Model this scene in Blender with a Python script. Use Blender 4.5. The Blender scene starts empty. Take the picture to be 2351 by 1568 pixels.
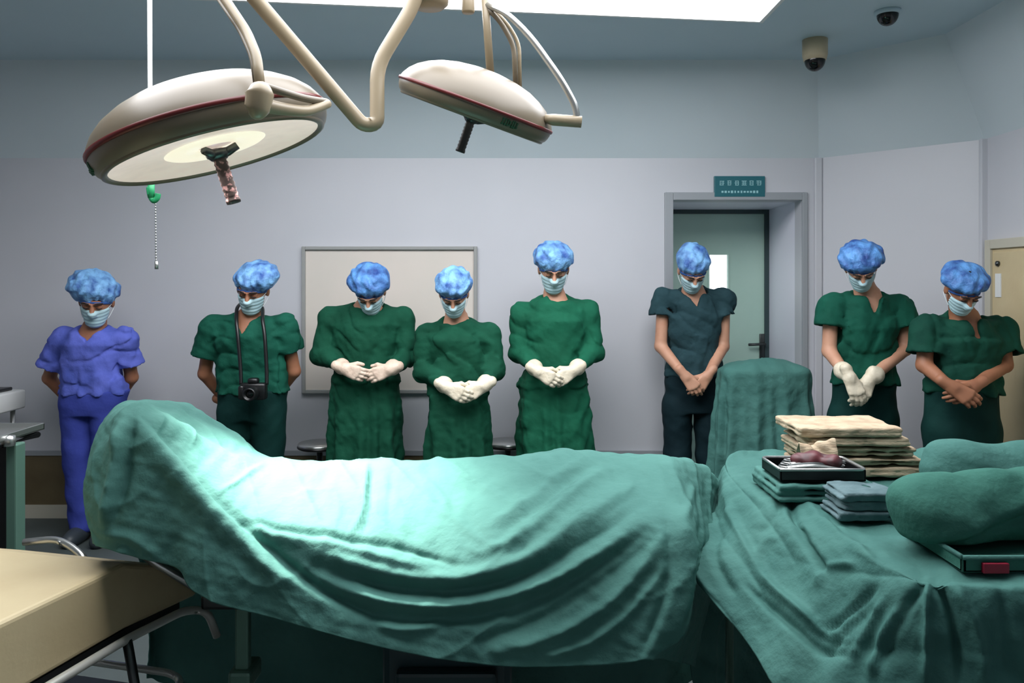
import bpy, bmesh, math, random
import numpy as np
from mathutils import Vector, Matrix, noise as mnoise

# ------------------------------------------------------------------ camera
F = 1829.0; CX = 1175.5; HZ = 650.0; CAMZ = 1.5
scene = bpy.context.scene
cam_d = bpy.data.cameras.new('camera_view'); cam = bpy.data.objects.new('camera_view', cam_d)
scene.collection.objects.link(cam)
cam.location = (0, 0, CAMZ); cam.rotation_euler = (math.pi/2, 0, 0)
cam_d.sensor_width = 36.0; cam_d.lens = 36.0*F/2351.0
cam_d.shift_y = -(784.0-HZ)/2351.0; cam_d.clip_start = 0.02
scene.camera = cam
# ------------------------------------------------------------------ world / exposure
w = bpy.data.worlds.new('world'); scene.world = w; w.use_nodes = True
w.node_tree.nodes['Background'].inputs[0].default_value = (0.55, 0.65, 0.72, 1)
w.node_tree.nodes['Background'].inputs[1].default_value = 0.3
vs = scene.view_settings
vs.view_transform = 'Standard'; vs.look = 'None'; vs.gamma = 1.0; vs.use_curve_mapping = False
vs.exposure = 0.0
PANEL = 7.6        # ceiling light panel strength
SPOT = 420.0         # operating lamp spot power
# ------------------------------------------------------------------ helpers
COL = scene.collection
WLOC = {}
random.seed(7)

def P(px, py, Y):
    return np.array([(px-CX)/F*Y, Y, CAMZ-(py-HZ)/F*Y])

def lin(c):
    r = []
    for v in c[:3]:
        v = v/255.0
        r.append(v/12.92 if v <= 0.04045 else ((v+0.055)/1.055)**2.4)
    return (r[0], r[1], r[2], 1.0)

def mat(name, c, rough=0.6, metal=0.0, c2=None, nscale=8.0, bump=0.0, bscale=60.0, emit=0.0, ec=None,
        spec=0.5, stretch=(1, 1, 1), lo=0.35, hi=0.65, sheen=0.0, dist=0.01, trans=0.0):
    m = bpy.data.materials.new(name); m.use_nodes = True
    nt = m.node_tree; b = nt.nodes['Principled BSDF']
    b.inputs['Base Color'].default_value = lin(c)
    b.inputs['Roughness'].default_value = rough; b.inputs['Metallic'].default_value = metal
    b.inputs['Specular IOR Level'].default_value = spec
    if trans: b.inputs['Transmission Weight'].default_value = trans
    if sheen: b.inputs['Sheen Weight'].default_value = sheen
    if emit:
        b.inputs['Emission Color'].default_value = lin(ec or c); b.inputs['Emission Strength'].default_value = emit
    tc = nt.nodes.new('ShaderNodeTexCoord'); mp = nt.nodes.new('ShaderNodeMapping')
    mp.inputs['Scale'].default_value = stretch
    nt.links.new(tc.outputs['Object'], mp.inputs['Vector'])
    if c2 is not None:
        n = nt.nodes.new('ShaderNodeTexNoise'); n.inputs['Scale'].default_value = nscale
        n.inputs['Detail'].default_value = 4
        nt.links.new(mp.outputs[0], n.inputs['Vector'])
        r = nt.nodes.new('ShaderNodeValToRGB'); e = r.color_ramp.elements
        e[0].position = lo; e[1].position = hi; e[0].color = lin(c); e[1].color = lin(c2)
        nt.links.new(n.outputs['Fac'], r.inputs[0]); nt.links.new(r.outputs[0], b.inputs['Base Color'])
    if bump:
        n2 = nt.nodes.new('ShaderNodeTexNoise'); n2.inputs['Scale'].default_value = bscale
        n2.inputs['Detail'].default_value = 5
        nt.links.new(mp.outputs[0], n2.inputs['Vector'])
        bp = nt.nodes.new('ShaderNodeBump'); bp.inputs['Strength'].default_value = bump
        bp.inputs['Distance'].default_value = dist
        nt.links.new(n2.outputs['Fac'], bp.inputs['Height']); nt.links.new(bp.outputs[0], b.inputs['Normal'])
    return m

M = {}
M['wall'] = mat('wall_panel', (198, 199, 205), 0.42, c2=(193, 195, 201), nscale=1.2)
M['cove'] = mat('cove_panel', (204, 215, 220), 0.36, c2=(198, 210, 215), nscale=1.2)
M['ceil'] = mat('ceiling_panel', (188, 208, 216), 0.5, c2=(182, 203, 212), nscale=1.0)
M['floor'] = mat('dark_vinyl', (78, 86, 85), 0.5, c2=(70, 78, 77), nscale=3.0, spec=0.25)
M['brown'] = mat('brown_base', (104, 92, 66), 0.5, c2=(92, 80, 56), nscale=5)
M['strip'] = mat('pale_strip', (190, 186, 170), 0.5)
M['trim'] = mat('grey_trim', (150, 155, 160), 0.4)
M['door'] = mat('door_green', (188, 218, 204), 0.4, c2=(180, 212, 198), nscale=2)
M['dooredge'] = mat('door_dark_edge', (52, 72, 74), 0.5)
M['jamb'] = mat('jamb_white', (236, 236, 248), 0.35)
M['steel'] = mat('steel', (190, 192, 190), 0.28, 0.9)
M['rail'] = mat('polished_rail', (214, 214, 206), 0.3, 0.35)
M['dsteel'] = mat('dark_steel', (80, 84, 84), 0.35, 0.9)
M['sign'] = mat('sign_teal', (30, 98, 108), 0.4)
M['signtx'] = mat('sign_marks', (150, 200, 205), 0.5)
M['board'] = mat('board_pinkish', (216, 207, 198), 0.4, c2=(209, 203, 194), nscale=2)
M['boardfr'] = mat('board_frame', (150, 152, 150), 0.4)
M['panel'] = mat('light_panel', (255, 255, 255), 0.5, emit=PANEL, ec=(250, 251, 255))
M['glow'] = mat('lit_pane', (255, 255, 255), 0.3, emit=2.2, ec=(245, 250, 255))
M['cream'] = mat('lamp_cream', (108, 98, 82), 0.36, spec=0.4)
M['armc'] = mat('arm_cream', (146, 132, 108), 0.36)
M['red'] = mat('lamp_red', (96, 22, 22), 0.4)
M['lens'] = mat('lamp_lens', (236, 226, 216), 0.22, emit=0.42, ec=(255, 228, 214), c2=(222, 214, 206), nscale=14)
M['glowring'] = mat('lamp_bulb', (255, 244, 226), 0.3, emit=0.75, ec=(255, 240, 215))
M['black'] = mat('black_plastic', (14, 15, 17), 0.35)
M['grip'] = mat('mottled_grip', (46, 34, 32), 0.5, c2=(168, 128, 128), nscale=70, lo=0.5, hi=0.62)
M['logo'] = mat('logo_green', (34, 78, 52), 0.5)
M['domeb'] = mat('dome_black', (10, 11, 12), 0.1)
M['cambase'] = mat('camera_base', (196, 180, 150), 0.5)
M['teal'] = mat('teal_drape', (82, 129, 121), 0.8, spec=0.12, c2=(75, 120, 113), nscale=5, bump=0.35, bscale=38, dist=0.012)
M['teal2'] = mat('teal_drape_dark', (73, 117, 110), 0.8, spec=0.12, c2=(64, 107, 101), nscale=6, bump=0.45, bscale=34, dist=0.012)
M['bundle'] = mat('green_bundle', (62, 112, 100), 0.85, spec=0.12, c2=(52, 98, 88), nscale=6, bump=0.4, bscale=40)
M['gown'] = mat('gown_green', (26, 94, 70), 0.8, spec=0.12, c2=(22, 82, 60), nscale=6, bump=0.35, bscale=28, dist=0.012)
M['gown2'] = mat('gown_green_dark', (24, 80, 60), 0.8, spec=0.12, c2=(18, 68, 50), nscale=6, bump=0.35, bscale=28, dist=0.012)
M['scrub'] = mat('scrub_green', (22, 82, 66), 0.8, spec=0.12, c2=(17, 70, 56), nscale=7, bump=0.4, bscale=30, dist=0.012)
M['scrubb'] = mat('scrub_bluegreen', (42, 68, 74), 0.8, spec=0.12, c2=(36, 60, 66), nscale=7, bump=0.4, bscale=30, dist=0.012)
M['scrubd'] = mat('scrub_deep_green', (22, 70, 56), 0.8, spec=0.12, c2=(17, 58, 48), nscale=7, bump=0.4, bscale=30, dist=0.012)
M['trou'] = mat('trouser_dark', (16, 52, 48), 0.8, spec=0.12, c2=(12, 44, 42), nscale=6, bump=0.3, bscale=26)
M['troub'] = mat('trouser_navy', (22, 42, 48), 0.8, spec=0.12, c2=(18, 36, 42), nscale=6, bump=0.3, bscale=26)
M['blue'] = mat('scrub_blue', (98, 110, 200), 0.8, spec=0.12, c2=(76, 90, 172), nscale=7, bump=0.4, bscale=30, dist=0.012)
M['bluet'] = mat('trouser_blue', (62, 74, 158), 0.8, spec=0.12, c2=(54, 66, 144), nscale=7, bump=0.3, bscale=30)
M['cap'] = mat('cap_blue', (124, 178, 226), 0.6, c2=(40, 80, 150), nscale=15, bump=0.7, bscale=60, lo=0.38, hi=0.68, dist=0.01)
M['cap2'] = mat('cap_blue_deep', (92, 150, 212), 0.6, c2=(30, 64, 132), nscale=15, bump=0.7, bscale=60, lo=0.36, hi=0.66, dist=0.01)
M['band'] = mat('cap_band', (40, 84, 150), 0.7)
M['mask'] = mat('mask_pale', (176, 206, 212), 0.75, c2=(166, 198, 206), nscale=10)
M['loop'] = mat('mask_loop', (215, 222, 224), 0.7)
M['skin'] = mat('skin', (196, 148, 122), 0.55, c2=(186, 136, 110), nscale=14)
M['skind'] = mat('skin_dark', (160, 108, 80), 0.55, c2=(148, 98, 72), nscale=14)  # darker skin; shadow on the two leftmost people is put into this colour
M['hair'] = mat('hair_black', (20, 17, 17), 0.5)
M['glove'] = mat('latex_glove', (226, 216, 194), 0.5, c2=(216, 204, 180), nscale=25, bump=0.3, bscale=70)
M['glovep'] = mat('latex_glove_pink', (228, 206, 186), 0.5, c2=(216, 190, 170), nscale=25, bump=0.3, bscale=70)
M['shoe'] = mat('clog', (48, 56, 62), 0.5)
M['beige'] = mat('gurney_beige', (204, 188, 150), 0.5, c2=(194, 176, 138), nscale=4, bump=0.1, bscale=30)
M['linen'] = mat('beige_linen', (194, 178, 152), 0.85, spec=0.12, c2=(172, 152, 128), nscale=22, bump=0.4, bscale=60, stretch=(1, 1, 4))
M['greyln'] = mat('grey_linen', (100, 122, 126), 0.85, spec=0.12, c2=(82, 104, 108), nscale=22, bump=0.4, bscale=60)
M['maroon'] = mat('maroon', (96, 40, 46), 0.5, c2=(60, 30, 34), nscale=30)
M['redtag'] = mat('red_tag', (150, 20, 50), 0.5)
M['tabteal'] = mat('pedestal_teal', (26, 54, 58), 0.4)
M['greenst'] = mat('green_steel', (96, 132, 118), 0.4, 0.3)
M['yellow'] = mat('yellow_bag', (210, 180, 30), 0.5)
M['white'] = mat('white_plastic', (222, 224, 222), 0.4)
M['greenhook'] = mat('green_hook', (30, 140, 88), 0.5)
M['matt'] = mat('mattress_black', (26, 28, 30), 0.6)

def mesh_fast(name, V, Fs):
    me = bpy.data.meshes.new(name)
    V = np.asarray(V, dtype=np.float32)
    if isinstance(Fs, np.ndarray):
        n = Fs.shape[1]; tot = np.full(len(Fs), n, dtype=np.int32); flat = Fs.astype(np.int32).ravel()
    else:
        tot = np.array([len(f) for f in Fs], dtype=np.int32)
        flat = np.array([i for f in Fs for i in f], dtype=np.int32)
    st = np.concatenate([[0], np.cumsum(tot)[:-1]]).astype(np.int32)
    me.vertices.add(len(V)); me.vertices.foreach_set('co', V.ravel())
    me.loops.add(len(flat)); me.loops.foreach_set('vertex_index', flat)
    me.polygons.add(len(tot)); me.polygons.foreach_set('loop_start', st)
    me.polygons.foreach_set('loop_total', tot)
    me.update(calc_edges=True); me.validate()
    return me

def tag(o, label=None, cat=None, group=None, kind=None):
    if label: o['label'] = label
    if cat: o['category'] = cat
    if group: o['group'] = group
    if kind: o['kind'] = kind
    return o

def empty(name, loc, label=None, cat=None, group=None):
    o = bpy.data.objects.new(name, None); COL.objects.link(o)
    o.location = tuple(float(v) for v in loc); o.empty_display_size = 0.1
    WLOC[o.name] = np.array(loc, dtype=float)
    return tag(o, label, cat, group)

def obj(name, VF, m, parent=None, smooth=True, label=None, cat=None, group=None, kind=None):
    V, Fs = VF; V = np.asarray(V, dtype=float)
    if parent is not None:
        base = WLOC[parent.name]
    else:
        base = np.array([(V[:, 0].min()+V[:, 0].max())/2, (V[:, 1].min()+V[:, 1].max())/2, V[:, 2].min()])
    me = mesh_fast(name, V-base, Fs)
    me.materials.append(M[m] if isinstance(m, str) else m)
    me.polygons.foreach_set('use_smooth', np.full(len(me.polygons), bool(smooth)))
    o = bpy.data.objects.new(name, me); COL.objects.link(o)
    if parent is not None: o.parent = parent; WLOC[o.name] = base
    else: o.location = base; WLOC[o.name] = base
    return tag(o, label, cat, group, kind)

def auto_smooth(o, deg=35):
    me = o.data
    bm = bmesh.new(); bm.from_mesh(me)
    for e in bm.edges:
        if len(e.link_faces) == 2 and e.calc_face_angle(0) > math.radians(deg): e.smooth = False
    bm.to_mesh(me); bm.free()
    return o

def join(*vfs):
    V = []; Fs = []; n = 0
    for v, f in vfs:
        v = np.asarray(v, dtype=float); V.append(v)
        for q in f: Fs.append(tuple(int(i)+n for i in q))
        n += len(v)
    return np.concatenate(V), Fs

def box(x0, x1, y0, y1, z0, z1, bev=0.0, seg=2):
    bm = bmesh.new()
    bmesh.ops.create_cube(bm, size=1.0)
    for v in bm.verts:
        v.co = Vector(((x0+x1)/2+v.co.x*(x1-x0), (y0+y1)/2+v.co.y*(y1-y0), (z0+z1)/2+v.co.z*(z1-z0)))
    if bev > 0:
        bmesh.ops.bevel(bm, geom=list(bm.edges)+list(bm.verts), offset=bev, segments=seg, profile=0.5, affect='EDGES')
    V = np.array([v.co[:] for v in bm.verts]); bm.verts.index_update()
    Fs = [tuple(v.index for v in f.verts) for f in bm.faces]; bm.free()
    return V, Fs

def rot(VF, origin, Mx):
    V, Fs = VF; o = np.asarray(origin, dtype=float)
    return (np.asarray(V)-o) @ np.array(Mx.to_3x3()).T + o, Fs

def prism(poly, axis_vec):          # extrude polygon of 3D points
    P0 = np.array(poly, dtype=float); n = len(P0); V = np.concatenate([P0, P0+np.array(axis_vec)])
    Fs = [tuple(range(n-1, -1, -1)), tuple(range(n, 2*n))]
    for i in range(n): j = (i+1) % n; Fs.append((i, j, n+j, n+i))
    bm = bmesh.new(); vs_ = [bm.verts.new(v) for v in V]
    for f in Fs: bm.faces.new([vs_[i] for i in f])
    bmesh.ops.recalc_face_normals(bm, faces=bm.faces); bm.verts.index_update()
    Fs = [tuple(v.index for v in f.verts) for f in bm.faces]; bm.free()
    return V, Fs

def smooth_path(pts, n=8):
    p = np.array(pts, dtype=float); out = []
    for i in range(len(p)-1):
        a = p[max(i-1, 0)]; b = p[i]; c = p[i+1]; d = p[min(i+2, len(p)-1)]
        for k in range(n):
            t = k/n
            out.append(0.5*((2*b)+(-a+c)*t+(2*a-5*b+4*c-d)*t*t+(-a+3*b-3*c+d)*t**3))
    out.append(p[-1]); return np.array(out)

def tube(pts, r, seg=10, cap=True):
    p = np.array(pts, dtype=float); n = len(p)
    rr = np.full(n, r) if np.isscalar(r) else np.array(r, dtype=float)
    if len(rr) != n: rr = np.interp(np.linspace(0, 1, n), np.linspace(0, 1, len(rr)), rr)
    T = np.gradient(p, axis=0); T /= np.linalg.norm(T, axis=1)[:, None]+1e-12
    u = np.cross(T[0], [0, 0, 1.0])
    if np.linalg.norm(u) < 1e-3: u = np.cross(T[0], [1.0, 0, 0])
    u /= np.linalg.norm(u); V = []
    for i in range(n):
        u = u-T[i]*np.dot(u, T[i]); u /= np.linalg.norm(u); v = np.cross(T[i], u)
        for k in range(seg):
            a = 2*math.pi*k/seg; V.append(p[i]+rr[i]*(math.cos(a)*u+math.sin(a)*v))
    Fs = []
    for i in range(n-1):
        for k in range(seg):
            k2 = (k+1) % seg; Fs.append((i*seg+k, i*seg+k2, (i+1)*seg+k2, (i+1)*seg+k))
    if cap:
        Fs.append(tuple(range(seg-1, -1, -1))); Fs.append(tuple((n-1)*seg+k for k in range(seg)))
    return np.array(V), Fs

def lathe(prof, seg=48, origin=(0, 0, 0), Mx=None):
    V = []; Fs = []; n = len(prof)
    for (r, z) in prof:
        for k in range(seg):
            a = 2*math.pi*k/seg; V.append((max(r, 1e-5)*math.cos(a), max(r, 1e-5)*math.sin(a), z))
    for i in range(n-1):
        for k in range(seg):
            k2 = (k+1) % seg; Fs.append((i*seg+k, i*seg+k2, (i+1)*seg+k2, (i+1)*seg+k))
    V = np.array(V)
    if Mx is not None: V = V @ np.array(Mx.to_3x3()).T
    return V+np.array(origin), Fs

# ------------------------------------------------------------------ signed distance fields -> one continuous skin
class Field:
    def __init__(s, lo, hi, h):
        s.h = h; s.lo = np.array(lo, dtype=float)
        n = np.ceil((np.array(hi)-s.lo)/h).astype(int)+1
        s.ax = [s.lo[i]+h*np.arange(n[i]) for i in range(3)]
        s.d = np.full(n, 1.0, dtype=np.float32)
    def sl(s, lo, hi):
        r = []
        for i in range(3):
            a = max(int((lo[i]-s.lo[i])/s.h), 0); b = min(int((hi[i]-s.lo[i])/s.h)+2, s.d.shape[i])
            r.append(slice(a, max(b, a)))
        return tuple(r)
    def grid(s, sl):
        return (s.ax[0][sl[0]][:, None, None], s.ax[1][sl[1]][None, :, None], s.ax[2][sl[2]][None, None, :])
    def op(s, fn, lo, hi, k=0.0, mode='u'):
        pad = k+3*s.h
        sl = s.sl(np.array(lo)-pad, np.array(hi)+pad)
        if min(x.stop-x.start for x in sl) < 1: return s
        b = fn(*s.grid(sl)).astype(np.float32); a = s.d[sl]
        if mode == 's': a, b = -a, b
        if k > 0:
            t = np.clip(0.5+0.5*(a-b)/k, 0, 1); r = a*(1-t)+b*t-k*t*(1-t)
        else: r = np.minimum(a, b)
        s.d[sl] = -r if mode == 's' else r
        return s
    def capsule(s, a, b, ra, rb, k=0.0, sy=1.0, mode='u'):
        a = np.array(a, float); b = np.array(b, float); q = max(ra, rb)*max(1.0, sy)
        ab = b-a; L2 = float(ab @ ab)+1e-12
        def fn(X, Y, Z):
            t = np.clip(((X-a[0])*ab[0]+(Y-a[1])*ab[1]+(Z-a[2])*ab[2])/L2, 0, 1)
            return np.sqrt((X-a[0]-t*ab[0])**2+((Y-a[1]-t*ab[1])/sy)**2+(Z-a[2]-t*ab[2])**2)-(ra+(rb-ra)*t)
        return s.op(fn, np.minimum(a, b)-q, np.maximum(a, b)+q, k, mode)
    def ellip(s, c, r, R=None, k=0.0, mode='u'):
        c = np.array(c, float); r = np.array(r, float); q = r.max()
        def fn(X, Y, Z):
            x, y, z = local(X, Y, Z, c, R)
            k0 = np.sqrt((x/r[0])**2+(y/r[1])**2+(z/r[2])**2); k1 = np.sqrt((x/r[0]**2)**2+(y/r[1]**2)**2+(z/r[2]**2)**2)+1e-9
            return k0*(k0-1)/k1
        return s.op(fn, c-q, c+q, k, mode)
    def loft(s, rings, k=0.0, e=2.4):       # rings: (z, cx, cy, half width, half depth)
        R = np.array(sorted(rings)); z0, z1 = R[0, 0], R[-1, 0]
        def fn(X, Y, Z):
            zz = np.clip(Z, z0, z1)
            cx, cy, a, b = [np.interp(zz.ravel(), R[:, 0], R[:, i]).reshape(zz.shape) for i in range(1, 5)]
            q = (np.abs((X-cx)/a)**e+np.abs((Y-cy)/b)**e)**(1/e)
            d = (q-1)*np.minimum(a, b)
            return np.maximum(d, np.maximum(Z-z1, z0-Z))
        m = max(R[:, 3].max(), R[:, 4].max())+0.02
        return s.op(fn, (R[:, 1].min()-m, R[:, 2].min()-m, z0), (R[:, 1].max()+m, R[:, 2].max()+m, z1), k)
    def add(s, fn):
        s.d += fn(*s.grid((slice(None),)*3)).astype(np.float32); return s
    def mesh(s):
        d = s.d; h = s.h
        d[0], d[-1], d[:, 0], d[:, -1], d[:, :, 0], d[:, :, -1] = [np.maximum(v, 1e-3) for v in (d[0], d[-1], d[:, 0], d[:, -1], d[:, :, 0], d[:, :, -1])]
        ins = d < 0; pos = []; cells = []; quads = []
        for a in range(3):
            b, c = (a+1) % 3, (a+2) % 3
            s0 = [slice(None)]*3; s1 = [slice(None)]*3; s0[a] = slice(0, -1); s1[a] = slice(1, None)
            idx = np.argwhere(ins[tuple(s0)] != ins[tuple(s1)])
            if not len(idx): continue
            i1 = idx.copy(); i1[:, a] += 1
            d0 = d[tuple(idx.T)]; d1 = d[tuple(i1.T)]
            p = idx.astype(float); p[:, a] += d0/(d0-d1); cl = []
            for ob, oc in ((0, 0), (-1, 0), (-1, -1), (0, -1)):
                cc = idx.copy(); cc[:, b] += ob; cc[:, c] += oc
                l = (cc[:, 0]*d.shape[1]+cc[:, 1])*d.shape[2]+cc[:, 2]
                cl.append(l); pos.append(p); cells.append(l)
            q = np.stack(cl, 1); f = d0 >= 0; q[f] = q[f][:, ::-1]; quads.append(q)
        cells = np.concatenate(cells); pos = np.concatenate(pos); quads = np.concatenate(quads)
        u, inv = np.unique(cells, return_inverse=True); cnt = np.bincount(inv)
        V = np.stack([np.bincount(inv, pos[:, i])/cnt for i in range(3)], 1)*h+s.lo
        return V, np.searchsorted(u, quads)

def local(X, Y, Z, c, R):
    x, y, z = X-c[0], Y-c[1], Z-c[2]
    if R is None: return x, y, z
    return (x*R[0, 0]+y*R[1, 0]+z*R[2, 0], x*R[0, 1]+y*R[1, 1]+z*R[2, 1], x*R[0, 2]+y*R[1, 2]+z*R[2, 2])

def ridges(amp, f, seed, n=3):
    # sharp narrow creases running in a few directions
    rs = np.random.RandomState(seed+200); ph = rs.rand(12)*6.28; dr = rs.randn(n, 3)
    def fn(X, Y, Z):
        r = 0
        for i in range(n):
            v = dr[i]/np.linalg.norm(dr[i]); u = np.cross(v, [.3, 1, .2]); ff = f*(1+.5*i)
            a = np.abs(np.sin(ff*(v[0]*X+v[1]*Y+v[2]*Z)+1.3*np.sin(.5*ff*(u[0]*X+u[1]*Y+u[2]*Z)+ph[i])+ph[i+4]))
            m = np.clip(np.sin(.45*ff*(u[0]*X+u[1]*Y+u[2]*Z)+ph[i+7])*1.4, 0, 1)
            r = r+(1-a)**3*m
        return amp*r
    return fn

def wrinkle(amp, f, seed):
    rs = np.random.RandomState(seed); ph = rs.rand(12)*6.28; dr = rs.randn(4, 3)
    def fn(X, Y, Z):
        r = 0
        for i in range(4):
            v = dr[i]/np.linalg.norm(dr[i])
            ff = f*(1+0.6*i)
            r = r+np.sin(ff*(v[0]*X+v[1]*Y+v[2]*Z)+1.6*np.sin(0.6*ff*(v[1]*X-v[0]*Z)+ph[i])+ph[i+4])/(1+0.5*i)
        return amp*r/2.2
    return fn

# ------------------------------------------------------------------ THE ROOM
YB = 5.1; LEDGE = 2.30; CH = 2.85; INS = 0.28
OUT = [(-3.6, 5.1), (1.964, 5.1), (2.63, 4.434), (2.63, -0.7), (2.0, -1.3), (-3.6, -1.3), (-4.26, -0.7), (-4.26, 4.44)]   # clockwise from above
def inset(poly, t):
    n = len(poly); res = []
    for i in range(n):
        p0 = np.array(poly[i-1]); p1 = np.array(poly[i]); p2 = np.array(poly[(i+1) % n])
        d1 = (p1-p0)/np.linalg.norm(p1-p0); d2 = (p2-p1)/np.linalg.norm(p2-p1)
        n1 = np.array([d1[1], -d1[0]]); n2 = np.array([d2[1], -d2[0]])       # inward for clockwise
        A = np.array([n1, n2]); b = np.array([n1 @ p1+t, n2 @ p1+t])
        res.append(tuple(np.linalg.solve(A, b)))
    return res
INN = inset(OUT, INS); FAR = inset(OUT, -0.12)
# floor and ceiling
obj('floor', prism([(x, y, -0.1) for x, y in FAR], (0, 0, 0.1)), 'floor', smooth=False, kind='structure',
    label='dark glossy vinyl operating room floor')
obj('ceiling', prism([(x, y, CH) for x, y in inset(OUT, INS-0.1)], (0, 0, 0.12)), 'ceil', smooth=False, kind='structure',
    label='grey green flat ceiling')
names = ['back', 'back_right', 'right', 'front_right', 'front', 'front_left', 'left', 'back_left']
DX0, DX1, DZ = 1.03, 1.853, 2.03
for i, nm in enumerate(names):
    a, b = OUT[i], OUT[(i+1) % 8]; fa, fb = FAR[i], FAR[(i+1) % 8]
    if nm == 'back':
        vf = join(box(a[0]-0.06, DX0, YB, YB+0.12, 0, LEDGE), box(DX1, b[0]+0.05, YB, YB+0.12, 0, LEDGE), box(DX0, DX1, YB, YB+0.12, DZ, LEDGE))
    else:
        vf = prism([(a[0], a[1], 0), (b[0], b[1], 0), (fb[0], fb[1], 0), (fa[0], fa[1], 0)], (0, 0, LEDGE))
    obj('wall_'+nm, vf, 'wall', smooth=False, kind='structure', label='pale grey wall panels of the operating room')
    ia, ib = INN[i], INN[(i+1) % 8]
    off = np.array([0, 0, 0.1])
    poly = [(a[0], a[1], LEDGE), (b[0], b[1], LEDGE), (ib[0], ib[1], CH), (ia[0], ia[1], CH)]
    o8 = [(fa[0], fa[1], LEDGE), (fb[0], fb[1], LEDGE), (ib[0], ib[1], CH+0.1), (ia[0], ia[1], CH+0.1)]
    V = np.array(poly+o8); Fs = [(0, 1, 2, 3), (7, 6, 5, 4), (0, 4, 5, 1), (1, 5, 6, 2), (2, 6, 7, 3), (3, 7, 4, 0)]
    obj('ceiling_cove_'+nm, (V, Fs), 'cove', smooth=False, kind='structure', label='sloping cove panel between wall and ceiling')
    if nm in ('back', 'back_right', 'right', 'left', 'back_left'):
        d = np.array([b[0]-a[0], b[1]-a[1]]); L = np.linalg.norm(d); d /= L; nn = np.array([d[1], -d[0]])
        segs = [(0, L)] if nm != 'back' else [(0, DX0-0.05-a[0]), (DX1+0.02-a[0], L)]
        for s0, s1 in segs:
            p0 = np.array(a)+d*s0; p1 = np.array(a)+d*s1
            q = [p0, p1, p1+nn*0.012, p0+nn*0.012]
            obj('baseboard_'+nm, prism([(x, y, 0.085) for x, y in q], (0, 0, 0.315)), 'brown', smooth=False, kind='structure', label='brown skirting band along the wall')
            q = [p0, p1, p1+nn*0.02, p0+nn*0.02]
            obj('trim_1', prism([(x, y, 0.0) for x, y in q], (0, 0, 0.085)), 'strip', smooth=False, kind='structure', label='pale strip at the foot of the wall')
            q = [p0, p1, p1+nn*0.02, p0+nn*0.02]
            obj('trim_2', prism([(x, y, 0.40) for x, y in q], (0, 0, 0.03)), 'trim', smooth=False, kind='structure', label='thin cap rail above the skirting')
# corner cover strips
for (x, y) in (OUT[1], OUT[2]):
    obj('trim_3', box(x-0.035, x+0.012, y-0.03, y+0.0, 0.43, LEDGE, 0.006), 'wall', smooth=False, kind='structure', label='narrow corner cover strip')
# ---------------- door recess
YD = 5.75
obj('trim_5', box(DX1, DX1+0.1, YB+0.12, YD+0.1, 0, DZ+0.1), 'jamb', smooth=False, kind='structure', label='white reveal beside the recessed door')
obj('trim_6', box(DX0-0.1, DX0, YB+0.12, YD+0.1, 0, DZ+0.1), 'jamb', smooth=False, kind='structure', label='white reveal on the hinge side of the door')
obj('trim_7', box(DX0, DX1, YB+0.12, YD+0.1, DZ, DZ+0.1), 'jamb', smooth=False, kind='structure', label='white soffit over the recessed door')
obj('trim_8', join(box(DX0-0.055, DX0, YB-0.018, YB, 0, DZ+0.05, 0.004), box(DX1, DX1+0.035, YB-0.018, YB, 0, DZ+0.05, 0.004), box(DX0, DX1, YB-0.018, YB, DZ, DZ+0.05, 0.004)),
    'trim', smooth=False, kind='structure', label='grey architrave around the door opening')
door = empty('door_1', ((DX0+DX1)/2, YD, 0)); tag(door, 'pale green door with small lit window in deep recess', None, None, 'structure')
wx0, wx1 = P(1629, 0, YD)[0], P(1671, 0, YD)[0]; wz0, wz1 = P(0, 700, YD)[2], P(0, 585, YD)[2]
dl, dr = DX0+0.03, DX1-0.03
obj('door_leaf', join(box(dl, wx0, YD+0.01, YD+0.06, 0.01, DZ-0.03), box(wx1, dr, YD+0.01, YD+0.06, 0.01, DZ-0.03),
    box(wx0, wx1, YD+0.01, YD+0.06, wz1, DZ-0.03), box(wx0, wx1, YD+0.01, YD+0.06, 0.01, wz0)), 'door', door, False)
obj('door_frame', join(box(DX0, dl, YD-0.01, YD+0.07, 0, DZ), box(dr, DX1, YD-0.01, YD+0.07, 0, DZ), box(dl, dr, YD-0.01, YD+0.07, DZ-0.03, DZ)), 'dooredge', door, False)
pane = obj('window_pane', box(wx0, wx1, YD+0.03, YD+0.04, wz0, wz1), 'glow', door, False, label='brightly lit glass pane')
obj('pane_frame', join(box(wx0-0.012, wx0, YD+0.0, YD+0.02, wz0, wz1), box(wx1, wx1+0.012, YD+0.0, YD+0.02, wz0, wz1), box(wx0-0.012, wx1+0.012, YD, YD+0.02, wz1, wz1+0.012), box(wx0-0.012, wx1+0.012, YD, YD+0.02, wz0-0.012, wz0)), 'door', door, False)
hp = P(1752, 795, YD)
obj('door_handle', join(box(hp[0]-0.025, hp[0]+0.025, YD-0.005, YD+0.012, hp[2]-0.09, hp[2]+0.09, 0.004), tube([(hp[0], YD, hp[2]+0.02), (hp[0], YD-0.05, hp[2]+0.02), (hp[0]-0.12, YD-0.05, hp[2]+0.015)], 0.01)), 'dsteel', door, True)
obj('kick_plate', box(dl+0.03, dr-0.03, YD+0.004, YD+0.01, P(0, 1010, YD)[2], P(0, 826, YD)[2]), 'door', door, False)
# lit corridor behind is not modelled; wall closing the recess
obj('wall_corridor', box(DX0-0.1, DX1+0.1, YD+0.1, YD+0.2, 0, DZ+0.1), 'wall', smooth=False, kind='structure', label='wall closing the door recess')

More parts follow.
